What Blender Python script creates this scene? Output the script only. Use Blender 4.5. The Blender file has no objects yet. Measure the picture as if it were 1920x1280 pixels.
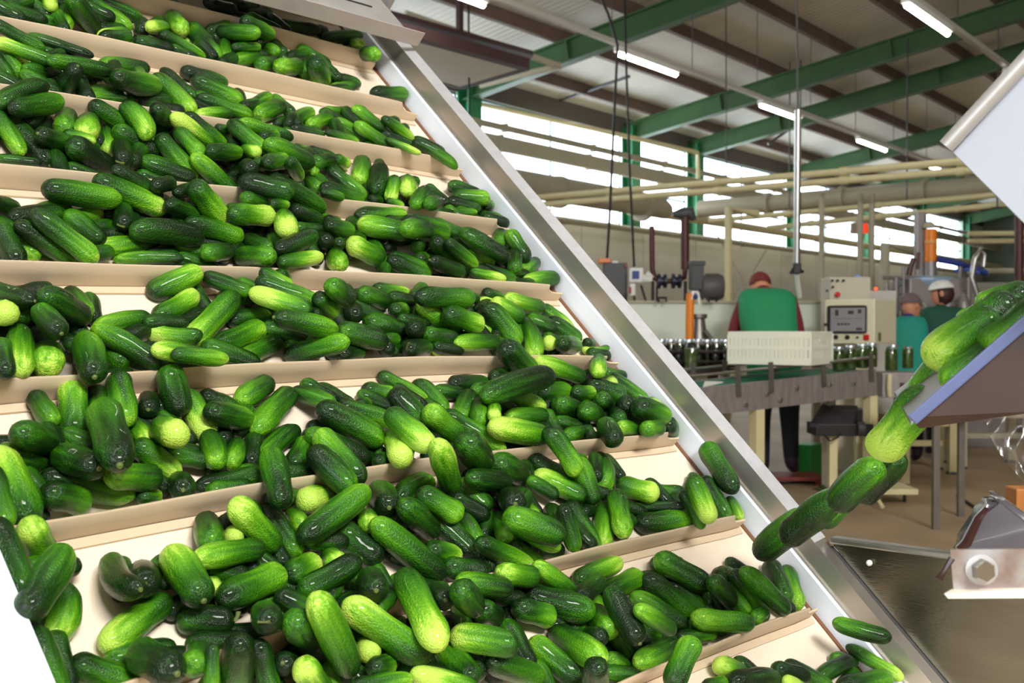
import bpy, bmesh, math, random
from mathutils import Vector, Matrix
random.seed(7)
EXPO, SKY, KEY, WINP, TUBE = 0.4, 5.0, 850, 240, 21
SC = bpy.context.scene
COL = SC.collection
# ------------------------------------------------------------------ camera, sky, lights, exposure
FPX = 2087.1                      # focal length in pixels of the 1920x1280 frame
YAW, PITCH, SLOPE = 0.70622, 0.01539, 0.781746541
CAM = Vector((0, 0, 1.3))
FH = Vector((math.cos(YAW), math.sin(YAW), 0)); RT = Vector((math.sin(YAW), -math.cos(YAW), 0)); ZZ = Vector((0, 0, 1))
FW = FH*math.cos(PITCH) - ZZ*math.sin(PITCH); UPV = ZZ*math.cos(PITCH) + FH*math.sin(PITCH)
cam_d = bpy.data.cameras.new('camera'); cam = bpy.data.objects.new('camera', cam_d); COL.objects.link(cam)
mw = Matrix((RT, UPV, -FW)).transposed().to_4x4(); mw.translation = CAM; cam.matrix_world = mw
cam_d.sensor_width = 36; cam_d.lens = FPX*36/1920; cam_d.clip_start = .05; cam_d.clip_end = 200
cam_d.dof.use_dof = True; cam_d.dof.focus_distance = 1.75; cam_d.dof.aperture_fstop = 9.0
SC.camera = cam
SC.view_settings.view_transform = 'Standard'; SC.view_settings.look = 'None'; SC.view_settings.gamma = 1
SC.view_settings.use_curve_mapping = False; SC.view_settings.exposure = EXPO
wd = bpy.data.worlds.new('overcast_sky'); SC.world = wd; wd.use_nodes = True
bg = wd.node_tree.nodes['Background']; bg.inputs[0].default_value = (.86, .93, 1, 1); bg.inputs[1].default_value = SKY
# building frame: turned 2.96 degrees against the conveyor; bx runs along the window wall, by towards it
BA = math.radians(2.96); BX = Vector((math.cos(BA), math.sin(BA), 0)); BY = Vector((-math.sin(BA), math.cos(BA), 0))
def B(x, y, z): return BX*x + BY*y + ZZ*z
def area_light(name, loc, target, sx, sy, power, colr=(1, 1, 1)):
    l = bpy.data.lights.new(name, 'AREA'); l.shape = 'RECTANGLE'; l.size = sx; l.size_y = sy; l.energy = power; l.color = colr
    o = bpy.data.objects.new(name, l); COL.objects.link(o); o.location = loc
    o.rotation_euler = (Vector(target)-Vector(loc)).to_track_quat('-Z', 'Y').to_euler(); return o
# key light added behind and above the camera; daylight through the long window band
area_light('added_key_light', B(-1.6, -5.2, 6.0), B(1.2, 1.3, 1.3), 3.0, 1.4, KEY, (1, .985, .96))
area_light('window_daylight', B(27, 11.7, 4.3), B(27, 4, .5), 24, 1.7, WINP, (.93, .97, 1))

# ------------------------------------------------------------------ helpers
def P(x, y, depth):               # real place of something seen in the photograph at a known distance
    return CAM + depth*(FW + RT*((x-960)/FPX) - UPV*((y-640)/FPX))
def PZ(x, y, z):
    d = FW + RT*((x-960)/FPX) - UPV*((y-640)/FPX); return CAM + d*((z-CAM.z)/d.z)
UV = Vector((0, math.cos(SLOPE), math.sin(SLOPE))); NV = Vector((0, -math.sin(SLOPE), math.cos(SLOPE)))
XV = Vector((1, 0, 0))
def K(x, u, h): return CAM + XV*x + UV*u + NV*(h-1.05)       # conveyor frame: across, up the slope, off the belt
def S(r, g, b):
    f = lambda c: (c/255/12.92 if c/255 <= .04045 else ((c/255+.055)/1.055)**2.4)
    return (f(r), f(g), f(b), 1)
MATS = {}
def mat(name, colr, rough=.5, metal=0, noise=.0, nscale=8, spec=.5, trans=0, emit=0, bump=0, bscale=40, colr2=None, stretch=None, coat=0, alpha=1):
    if name in MATS: return MATS[name]
    m = bpy.data.materials.new(name); m.use_nodes = True; nt = m.node_tree; b = nt.nodes['Principled BSDF']
    b.inputs['Base Color'].default_value = colr; b.inputs['Roughness'].default_value = rough; b.inputs['Metallic'].default_value = metal
    b.inputs['Specular IOR Level'].default_value = spec; b.inputs['Transmission Weight'].default_value = trans
    b.inputs['Coat Weight'].default_value = coat; b.inputs['Alpha'].default_value = alpha
    if emit: b.inputs['Emission Color'].default_value = colr; b.inputs['Emission Strength'].default_value = emit
    if noise or colr2 or bump:
        tc = nt.nodes.new('ShaderNodeTexCoord'); src = tc.outputs['Object']
        if stretch:
            mp = nt.nodes.new('ShaderNodeMapping'); mp.inputs['Scale'].default_value = stretch
            nt.links.new(src, mp.inputs[0]); src = mp.outputs[0]
    if noise or colr2:
        n = nt.nodes.new('ShaderNodeTexNoise'); n.inputs['Scale'].default_value = nscale; n.inputs['Detail'].default_value = 5
        nt.links.new(src, n.inputs[0])
        r = nt.nodes.new('ShaderNodeValToRGB'); r.color_ramp.elements[0].position = .3; r.color_ramp.elements[1].position = .7
        c2 = colr2 or tuple(c*(1-noise) for c in colr[:3])+(1,)
        r.color_ramp.elements[0].color = c2; r.color_ramp.elements[1].color = colr
        nt.links.new(n.outputs[0], r.inputs[0]); nt.links.new(r.outputs[0], b.inputs['Base Color'])
    if bump:
        n2 = nt.nodes.new('ShaderNodeTexNoise'); n2.inputs['Scale'].default_value = bscale; n2.inputs['Detail'].default_value = 3
        nt.links.new(src, n2.inputs[0]); bp = nt.nodes.new('ShaderNodeBump'); bp.inputs['Strength'].default_value = bump; bp.inputs['Distance'].default_value = .01
        nt.links.new(n2.outputs[0], bp.inputs['Height']); nt.links.new(bp.outputs[0], b.inputs['Normal'])
    MATS[name] = m; return m

class MB:
    """collects simple shapes into one bmesh"""
    def __init__(s): s.bm = bmesh.new()
    def box(s, c, ax, ay, az, bev=0):            # centre, full-extent axis vectors
        c, ax, ay, az = Vector(c), Vector(ax)/2, Vector(ay)/2, Vector(az)/2
        vs = [s.bm.verts.new(c+ax*i+ay*j+az*k) for i in (-1, 1) for j in (-1, 1) for k in (-1, 1)]
        fs = [s.bm.faces.new([vs[i] for i in q]) for q in ((0,1,3,2),(4,6,7,5),(0,4,5,1),(2,3,7,6),(0,2,6,4),(1,5,7,3))]
        if bev:
            es = list({e for f in fs for e in f.edges})
            bmesh.ops.bevel(s.bm, geom=es, offset=bev, segments=2, affect='EDGES', profile=.6)
        return s
    def abox(s, c, sx, sy, sz, bev=0, fr=None):
        X, Y = fr or (BX, BY); return s.box(c, X*sx, Y*sy, ZZ*sz, bev)
    def tube(s, pts, r, n=10, cap=True):
        pts = [Vector(p) for p in pts]; rs = r if isinstance(r, (list, tuple)) else [r]*len(pts); rings = []
        ref = None
        for i, p in enumerate(pts):
            d = (pts[min(i+1, len(pts)-1)]-pts[max(i-1, 0)]).normalized()
            if ref is None: ref = d.orthogonal().normalized()
            ref = (ref - d*ref.dot(d)).normalized(); q = d.cross(ref)
            rings.append([s.bm.verts.new(p + (ref*math.cos(2*math.pi*k/n)+q*math.sin(2*math.pi*k/n))*rs[i]) for k in range(n)])
        for a, b in zip(rings, rings[1:]):
            for k in range(n): s.bm.faces.new((a[k], a[(k+1)%n], b[(k+1)%n], b[k]))
        if cap: s.bm.faces.new(rings[0][::-1]); s.bm.faces.new(rings[-1])
        return s
    def lathe(s, base, prof, n=16, axis=ZZ):     # prof: (radius, height)
        base = Vector(base); axis = Vector(axis).normalized(); a = axis.orthogonal().normalized(); b = axis.cross(a); rings = []
        for r, h in prof: rings.append([s.bm.verts.new(base+axis*h+(a*math.cos(2*math.pi*k/n)+b*math.sin(2*math.pi*k/n))*max(r, 1e-4)) for k in range(n)])
        for A, C in zip(rings, rings[1:]):
            for k in range(n): s.bm.faces.new((A[k], A[(k+1)%n], C[(k+1)%n], C[k]))
        s.bm.faces.new(rings[0][::-1]); s.bm.faces.new(rings[-1]); return s
    def poly(s, pts, ext):                       # prism from a planar outline
        ext = Vector(ext); a = [s.bm.verts.new(Vector(p)) for p in pts]; b = [s.bm.verts.new(Vector(p)+ext) for p in pts]
        s.bm.faces.new(a); s.bm.faces.new(b[::-1]); n = len(a)
        for i in range(n): s.bm.faces.new((a[i], b[i], b[(i+1)%n], a[(i+1)%n]))
        return s
    def grid(s, rows):                           # rows of points -> open sheet
        vs = [[s.bm.verts.new(Vector(p)) for p in r] for r in rows]
        for a, b in zip(vs, vs[1:]):
            for i in range(len(a)-1): s.bm.faces.new((a[i], a[i+1], b[i+1], b[i]))
        return s
    def ball(s, c, rx, ry=None, rz=None, seg=14, fr=None):
        ry = ry or rx; rz = rz or rx; X, Y, Z = fr or (XV, Vector((0, 1, 0)), ZZ); c = Vector(c); m = max(6, seg//2); rings = []
        for i in range(1, m):
            th = math.pi*i/m
            rings.append([s.bm.verts.new(c+X*(rx*math.sin(th)*math.cos(2*math.pi*k/seg))+Y*(ry*math.sin(th)*math.sin(2*math.pi*k/seg))+Z*(rz*math.cos(th))) for k in range(seg)])
        t = s.bm.verts.new(c+Z*rz); b = s.bm.verts.new(c-Z*rz)
        for k in range(seg): s.bm.faces.new((t, rings[0][k], rings[0][(k+1)%seg])); s.bm.faces.new((b, rings[-1][(k+1)%seg], rings[-1][k]))
        for A, C in zip(rings, rings[1:]):
            for k in range(seg): s.bm.faces.new((A[k], C[k], C[(k+1)%seg], A[(k+1)%seg]))
        return s
    def build(s, name, material, parent=None, smooth=None, org=None):
        bmesh.ops.recalc_face_normals(s.bm, faces=s.bm.faces)
        me = bpy.data.meshes.new(name); o = bpy.data.objects.new(name, me); COL.objects.link(o)
        if parent is not None: o.parent = parent; off = ORG[parent.name]; ORG[o.name] = off
        else:
            if org is None:
                lo = Vector((min(v.co.x for v in s.bm.verts), min(v.co.y for v in s.bm.verts), min(v.co.z for v in s.bm.verts)))
                hi = Vector((max(v.co.x for v in s.bm.verts), max(v.co.y for v in s.bm.verts), max(v.co.z for v in s.bm.verts)))
                org = Vector(((lo.x+hi.x)/2, (lo.y+hi.y)/2, lo.z))
            off = Vector(org); o.location = off; ORG[o.name] = off
        for v in s.bm.verts: v.co -= off
        if smooth is not None:
            for f in s.bm.faces: f.smooth = True
            for e in s.bm.edges:
                if len(e.link_faces) == 2 and e.calc_face_angle(0) > smooth: e.smooth = False
        s.bm.to_mesh(me); s.bm.free(); me.materials.append(material); return o
ORG = {}
SM = .7
def thing(name, label, cat, loc, group=None):
    o = bpy.data.objects.new(name, None); COL.objects.link(o); o.location = Vector(loc); ORG[o.name] = Vector(loc); o.empty_display_size = .1
    return tag(o, label, cat, group)
def tag(o, label, cat, group=None):
    o['label'] = label; o['category'] = cat
    if group: o['group'] = group
    return o
def struct(o): o['kind'] = 'structure'; return o
def sk(name, loc=(0, 0, 0)):
    o = bpy.data.objects.new(name, None); COL.objects.link(o); o.location = loc; ORG[o.name] = Vector(loc); return struct(o)

# ------------------------------------------------------------------ materials
STEEL = mat('stainless steel', S(176, 174, 170), .3, 1, .12, 6, bump=.05, bscale=90, stretch=(1, 6, 1))
STEELD = mat('worn stainless', S(140, 134, 128), .42, .85, .25, 9)
ZINC = mat('galvanised sheet', S(190, 188, 186), .45, .5, .12, 14)
WPLAST = mat('white polyethylene', S(218, 226, 236), .4, 0, .04, 20, spec=.35)
BELT = mat('cream conveyor belt', S(240, 224, 202), .4, 0, .05, 7, spec=.45)
CLEAT = mat('cream cleat rubber', S(218, 196, 166), .45, 0, .07, 16, spec=.4, stretch=(.4, 3, 3))
BROWN = mat('brown belt edge', S(120, 78, 50), .7)
GREENP = mat('green painted steel', S(30, 118, 72), .5, 0, .18, 5)
GREEND = mat('dark green rafter paint', S(54, 90, 46), .55, 0, .15, 3)
PURLIN = mat('red oxide purlin', S(108, 86, 76), .7, 0, .2, 4)
ROOFM = mat('white roof sheet', S(214, 208, 196), .7, 0, .08, 2)
WALLM = mat('grey wall panel', S(202, 196, 182), .75, 0, .07, 1.5)
CREAM = mat('cream painted pipe', S(214, 204, 158), .5, 0, .06, 6)
DUCTM = mat('grey beige duct', S(172, 164, 142), .6, 0, .08, 4)
BEIGE = mat('beige enamel', S(226, 220, 190), .4, 0, .04, 10)
BLACK = mat('black paint', S(22, 20, 22), .45)
DKRED = mat('dark red pipe', S(74, 26, 20), .45)
REDP = mat('red paint', S(150, 30, 20), .4)
ORANGE = mat('orange enamel', S(226, 128, 22), .45)
BLUEP = mat('blue plastic', S(24, 50, 130), .45)
DKGREY = mat('dark grey casting', S(74, 74, 76), .5, .2, .1, 20)
CONC = mat('wet concrete floor', S(172, 148, 116), .55, 0, .34, 1.3, spec=.3)
SKIN = mat('skin', S(206, 140, 108), .55, 0, .05, 30)
LAMPM = mat('fluorescent tube glow', (1, .97, .86, 1), .5, emit=TUBE)
WHITEE = mat('white enamel', S(230, 230, 226), .45)
TANKM = mat('pale tank plastic', S(214, 222, 206), .5, 0, .05, 3)

# ------------------------------------------------------------------ the hall
BYW = 12.0; BAYS = [3.9, 9.1, 14.3, 19.44, 22.16, 27.5, 32.8, 38.0, 43.4]; SILL, HEAD = 3.29, 5.15
def ztop(by): return 5.35 + .165*(12-abs(by))
fl = MB().box(B(18.5, 0, -.05), BX*55, BY*24.4, ZZ*.1).build('floor', CONC); struct(fl)
w = MB()
w.box(B(18.5, BYW+.1, SILL/2), BX*55, BY*.2, ZZ*SILL); w.box(B(18.5, BYW+.1, (HEAD+5.6)/2), BX*55, BY*.2, ZZ*(5.6-HEAD))
w.box(B(-4, BYW+.1, (SILL+HEAD)/2), BX*15.8, BY*.2, ZZ*(HEAD-SILL)); w.box(B(44.7, BYW+.1, (SILL+HEAD)/2), BX*2.6, BY*.2, ZZ*(HEAD-SILL))
wall = struct(w.build('wall_left', WALLM))
for i in range(18):                                       # sheet joints of the lower wall: real proud panels
    x0 = 4+2.3*i
    MB().box(B(x0+1.15, BYW-.012, 1.62), BX*2.26, BY*.024, ZZ*3.2, .004).build('panel', WALLM, wall)
for bx in BAYS:
    m = MB().box(B(bx, BYW-.13, 4.27), BX*.05, BY*.22, ZZ*2.06); m.box(B(bx, BYW-.245, 4.27), BX*.34, BY*.03, ZZ*2.06); m.box(B(bx, BYW-.02, 4.27), BX*.34, BY*.03, ZZ*2.06)
    m.build('column', GREENP, wall)
PANE = bpy.data.materials.new('clear pane'); PANE.use_nodes = True; nt = PANE.node_tree; nt.nodes.clear()
o_ = nt.nodes.new('ShaderNodeOutputMaterial'); mx = nt.nodes.new('ShaderNodeMixShader'); tr = nt.nodes.new('ShaderNodeBsdfTransparent'); gl = nt.nodes.new('ShaderNodeBsdfGlossy')
tr.inputs[0].default_value = (.95, .98, 1, 1); gl.inputs[1].default_value = .05; mx.inputs[0].default_value = .06
nt.links.new(tr.outputs[0], mx.inputs[1]); nt.links.new(gl.outputs[0], mx.inputs[2]); nt.links.new(mx.outputs[0], o_.inputs[0])
for i, (a, b) in enumerate(zip(BAYS, BAYS[1:])):
    r = sk('window_%d' % (i+1), B((a+b)/2, BYW, SILL)); n = max(1, round((b-a)/2.6)); a += .15; b -= .15; st = (b-a)/n
    f = MB()
    for k in range(n+1): f.box(B(a+st*k, BYW+.05, (SILL+HEAD)/2), BX*.02, BY*.04, ZZ*(HEAD-SILL))
    for z in (SILL+.02, 4.02, HEAD-.02): f.box(B((a+b)/2, BYW+.05, z), BX*(b-a), BY*.05, ZZ*.04)
    f.build('window_frame', mat('grey green frame', S(96, 120, 118), .5), r)
    for k in range(n):
        for z0, z1 in ((SILL, 4.02), (4.02, HEAD)):
            MB().box(B(a+st*(k+.5), BYW+.06, (z0+z1)/2), BX*(st-.03), BY*.008, ZZ*(z1-z0-.04)).build('pane', PANE, r)
fa = MB().box(B(18.5, BYW-.01, 5.32), BX*55, BY*.03, ZZ*.34); struct(fa.build('trim_1', mat('dark eaves board', S(84, 74, 68), .7, 0, .2, 2)))
wb = struct(MB().box(B(46.1, 0, 3.8), BX*.2, BY*24.4, ZZ*7.6).build('wall_back', mat('grey green end wall', S(128, 140, 126), .7, 0, .15, 1)))
wr = struct(MB().box(B(18.5, -12.1, 2.8), BX*55, BY*.2, ZZ*5.6).build('wall_right', WALLM))
wf = MB()                                                 # wall behind the camera with its open gate
wf.box(B(-9.1, 7.0, 3.8), BX*.2, BY*10, ZZ*7.6).box(B(-9.1, -8.1, 3.8), BX*.2, BY*8.2, ZZ*7.6).box(B(-9.1, -1, 6.3), BX*.2, BY*6, ZZ*2.6)
struct(wf.build('wall_front', WALLM))
ce = MB()
for sg in (1, -1):
    ce.poly([B(-9.2, 12.3*sg, ztop(12.3)+.22), B(46.2, 12.3*sg, ztop(12.3)+.22), B(46.2, 0, ztop(0)+.22), B(-9.2, 0, ztop(0)+.22)], ZZ*.12)
ceil = struct(ce.build('ceiling', ROOFM))
nt = ROOFM.node_tree; wv = nt.nodes.new('ShaderNodeTexWave'); wv.bands_direction = 'X'; wv.inputs['Scale'].default_value = 2.2
tc = nt.nodes.new('ShaderNodeTexCoord'); nt.links.new(tc.outputs['Object'], wv.inputs[0]); bp = nt.nodes.new('ShaderNodeBump'); bp.inputs['Strength'].default_value = .6; bp.inputs['Distance'].default_value = .03
nt.links.new(wv.outputs[0], bp.inputs['Height']); nt.links.new(bp.outputs[0], nt.nodes['Principled BSDF'].inputs['Normal'])
sl = math.atan(.165)
for bx in [-1.3]+BAYS:
    for sg in (1, -1):
        d = (BY*sg*math.cos(sl) - ZZ*math.sin(sl)); nn = (BY*sg*math.sin(sl)+ZZ*math.cos(sl)); c = B(bx, 6*sg, ztop(6)-.17); L = 12.1
        m = MB().box(c, BX*.05, d*L, nn*.32).box(c-nn*.165, BX*.2, d*L, nn*.03).box(c+nn*.165, BX*.2, d*L, nn*.03)
        for q in (-3.2, .6, 3.9): m.box(c+d*q, BX*.18, d*.04, nn*.36)
        m.build('rafter', GREEND, ceil)
for sg in (1, -1):
    for k in range(9):
        by = 11.35-1.3*k; m = MB().box(B(18.5, by*sg, ztop(by)+.12), BX*55, BY*.09, ZZ*.2); m.build('purlin', PURLIN, ceil)
MB().tube([P(1030, 195, 21), P(1180, 143, 19.5)], .03).tube([P(1440, 270, 24), P(1520, 215, 24)], .03).build('wind_brace', DKGREY, ceil)

# ducts and pipes along the window wall
def pipe(name, label, cat, pts, r, m, n=12, joints=(), group=None):
    b = MB().tube(pts, r, n)
    for j in joints:
        p = Vector(pts[0]).lerp(Vector(pts[-1]), j); d = (Vector(pts[-1])-Vector(pts[0])).normalized(); b.tube([p-d*.05, p+d*.05], r*1.25 if not isinstance(r, list) else r[0]*1.25, n)
    return tag(b.build(name, m, smooth=SM), label, cat, group)
def boxduct(name, label, a, b, h, dp):
    m = MB(); d = b-a; m.box((a+b)/2, d, BY*dp, ZZ*h, .01)
    n = int(d.length/2.4)
    for k in range(n+1): m.box(a+d*(k/max(n, 1)), BX*.05, BY*(dp+.05), ZZ*(h+.04))
    return tag(m.build(name, DUCTM), label, 'duct')
boxduct('cable_tray', 'thin grey cable tray crossing the big bright windows, upper of two', B(9, 11, 4.45), B(45, 11, 4.45), .10, .06)
boxduct('air_duct', 'deep grey duct crossing the big bright windows below the thin tray', B(9, 11.1, 4.21), B(45, 11.1, 4.21), .25, .08)
pipe('ventilation_pipe', 'large round beige duct with an open end under the bright windows', 'duct', [B(10, 10.8, 3.56), B(18.68, 10.8, 3.56), B(18.95, 10.8, 3.5)], [.22, .22, .17], DUCTM, 18, (.3, .6, .9))
pipe('ventilation_pipe', 'large round beige duct rising to the right under the ceiling lights', 'duct', [P(1312, 392, 22.3), P(1900, 344, 18.7)], .17, DUCTM, 18, (.25, .5, .75))
for k, (dz, lab) in enumerate(((0, 'upper of the two thick cream pipes crossing the hall'), (-.112, 'lower of the two thick cream pipes crossing the hall'))):
    a = P(1000, 371, 17.0); b = P(1925, 292, 12.4); pipe('cream_pipe', lab, 'pipe', [a+ZZ*dz, b+ZZ*dz], .044, CREAM, 14, (.2, .45, .7, .9))
pipe('conduit_pipe', 'thin cream conduit running under the rafters past the windows then dropping', 'pipe', [P(700, 152, 17.8), P(1150, 250, 20.6), P(1308, 286, 22.2), P(1309, 335, 22.2)], .045, CREAM, 8)
pipe('water_pipe', 'thin cream pipe with hangers below the large rising duct', 'pipe', [P(1440, 427, 21), P(1900, 381, 17.8)], .05, CREAM, 10, (.2, .5, .8))
pipe('water_pipe', 'thin cream pipe just under the rising duct near the steel pole', 'pipe', [P(1330, 414, 21.5), P(1900, 362, 17.9)], .05, CREAM, 10, (.3, .6))
pipe('wall_pipe', 'beige pipe along the wall under the low bright window strip', 'pipe', [B(9, 11.3, 3.14), B(45, 11.3, 3.14)], .06, DUCTM, 10, (.2, .4, .6, .8))
pipe('wall_pipe', 'beige pipe along the wall above the low bright window strip', 'pipe', [B(9, 11.0, 3.47), B(45, 11.0, 3.47)], .09, CREAM, 10, (.25, .5, .75))
pipe('support_post', 'cream square standpipe with an arm at its top left of the bowed worker', 'post', [P(1420, 401, 15.2), P(1366, 391, 15), P(1365, 562, 15), P(1365, 607, 15)+ZZ*-1.29], .055, CREAM, 10)
pipe('support_post', 'slim beige standpipe right of the bowed worker by the grey wall', 'post', [P(1666, 470, 13)+RT*.3, P(1660, 458, 13), P(1656, 600, 13), PZ(1656, 812, 0)], .06, DUCTM, 10)
hg = thing('pipe_hanger', 'thin rods hanging the two slim cream pipes from the roof', 'hanger', P(1700, 300, 19))
for x, y, d in ((1500, 422, 20.6), (1700, 401, 19.1), (1870, 383, 17.9), (1480, 401, 20.6), (1700, 381, 19.2)):
    q = P(x, y, d)-ZZ*.056; MB().box(q, BX*.16, BY*.16, ZZ*.012).tube([q, Vector((q.x, q.y, 6.2))], .012, 6).build('rod', DKGREY, hg)
# hung steel pole and cables
hp = thing('hanging_pole', 'bright vertical steel pole hanging from the roof beside the bowed worker', 'pole', P(1494, 500, 9.0))
MB().tube([P(1496, 206, 9), P(1494, 497, 9)], .028).build('tube', STEEL, hp, SM)
zt = P(1493, -130, 9); MB().tube([zt, P(1496, 206, 9)], .008, 6).build('rod', DKGREY, hp, SM)
MB().box(P(1494, 503, 9), RT*.06, FH*.06, ZZ*.09, .01).tube([P(1482, 513, 9), P(1490, 498, 8.98), P(1506, 510, 9)], .014, 6).build('clamp', BLACK, hp)
MB().tube([P(1494, 507, 9), P(1495, 530, 9.1), P(1499, 556, 9.2)], .022, 8).build('hose_end', WHITEE, hp, SM)
def cable(label, pts, r=.012): return tag(MB().tube(pts, r, 6).build('power_cable', BLACK, smooth=SM), label, 'cable')
cable('black cable hanging in front of the windows, left of two, down to the grey cabinet', [P(1100, -60, 12.6), P(1140, 25, 12.6), P(1158, 85, 12.6), P(1150, 250, 12.6), P(1143, 405, 12.6), P(1138, 488, 12.6)], .016)
cable('black cable hanging in front of the windows, right of two, down to the socket box', [P(1170, -60, 12.4), P(1174, 120, 12.4), P(1181, 330, 12.4), P(1189, 500, 12.4)], .014)
cable('thin brown line hanging from the roof beside the conveyor rail top', [P(878, -40, 14), P(880, 215, 14)], .014)
cable('thin hanging wire in front of the grey roof panels near the steel pole', [P(1361, -40, 16), P(1362, 330, 16)], .008)

# suspended loft with pale soffit, upper left
lf = thing('suspended_loft', 'dark framed loft with a pale flat underside under the left roof', 'loft', PZ(860, 130, 4.4))
q = [PZ(700, 52, 4.4), PZ(985, 130, 4.4), PZ(862, 166, 4.4), PZ(640, 105, 4.4)]
MB().poly(q, ZZ*.05).build('soffit_panel', mat('pale soffit', S(214, 208, 192), .7, 0, .05, 3), lf)
fm = MB()
for a, b in zip(q, q[1:]+q[:1]): fm.tube([a+ZZ*.06, b+ZZ*.06], .09, 4)
for a in q[2:3]: fm.tube([a, a+ZZ*(ztop(9)-4.4)], .05, 4)
fm.build('loft_frame', mat('dark brown beam', S(64, 38, 38), .65), lf)
MB().poly([PZ(700, 20, 4.8), PZ(1000, 104, 4.8), PZ(985, 128, 4.8), PZ(700, 45, 4.8)], ZZ*.06).build('side_board', MATS['dark brown beam'], lf)
for a, b in ((P(760, 25, 15.5), P(1050, 124, 17)), (P(900, 160, 17.5), P(1052, 122, 17))): MB().tube([a, b], .05, 8).build('loft_pipe', DUCTM, lf, SM)

# ------------------------------------------------------------------ fluorescent rows
def lamp(bx, by, label, group=None, z=4.72):
    t = thing('fluorescent_lamp', label, 'lamp', B(bx+.75, by, z), group)
    MB().abox(B(bx+.75, by, z+.06), 1.56, .1, .07, .008).build('housing', WHITEE, t)
    MB().tube([B(bx, by, z), B(bx+1.5, by, z)], .028, 10).build('tube', LAMPM, t, SM)
    for e in (.02, 1.48): MB().abox(B(bx+e, by, z+.01), .03, .05, .07).build('lamp_holder', WHITEE, t)
RN = ['first', 'second', 'third', 'fourth', 'fifth', 'sixth']
for by, nm, first in ((7.55, 'the middle ceiling row', 12.04), (3.95, 'the upper right ceiling row', 12.1)):
    for k in range(6): lamp(first+4.2*k, by, 'glowing fluorescent tube, %s from the left in view on %s' % (RN[k], nm), 'fluorescent lamps in the ceiling rows')
    for k in range(1, 5): lamp(first-4.2*k, by, 'unseen near fluorescent tube number %s beyond the picture on %s' % (RN[k], nm), 'fluorescent lamps above the conveyor')
    tr_ = thing('lighting_trunking', 'white lighting trunking carrying %s of fluorescent lamps' % nm, 'trunking', B(12, by, 4.84))
    MB().abox(B(16, by, 4.85), 48, .07, .06).build('channel', mat('grey white trunking', S(196, 192, 182), .5), tr_)
    for k in range(23): MB().tube([B(-7+2.1*k, by, 4.87), B(-7+2.1*k, by, ztop(by)+.2)], .006, 5).build('hanger_wire', DKGREY, tr_)
for by in (.35, -3.25):
    for k in range(5): lamp(-4.76+4.2*k, by, '%s fluorescent tube of the %s row hung over the conveyor' % (RN[k], 'nearer' if by < 0 else 'further'), 'fluorescent lamps above the conveyor')
    tr_ = thing('lighting_trunking', 'lighting trunking over the near conveyor, %s row' % ('nearer' if by < 0 else 'further'), 'trunking', B(4, by, 4.84))
    MB().abox(B(4, by, 4.85), 22, .07, .06).build('channel', MATS['grey white trunking'], tr_)
    for k in range(9): MB().tube([B(-6+2.4*k, by, 4.87), B(-6+2.4*k, by, ztop(by)+.2)], .006, 5).build('hanger_wire', DKGREY, tr_)

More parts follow.
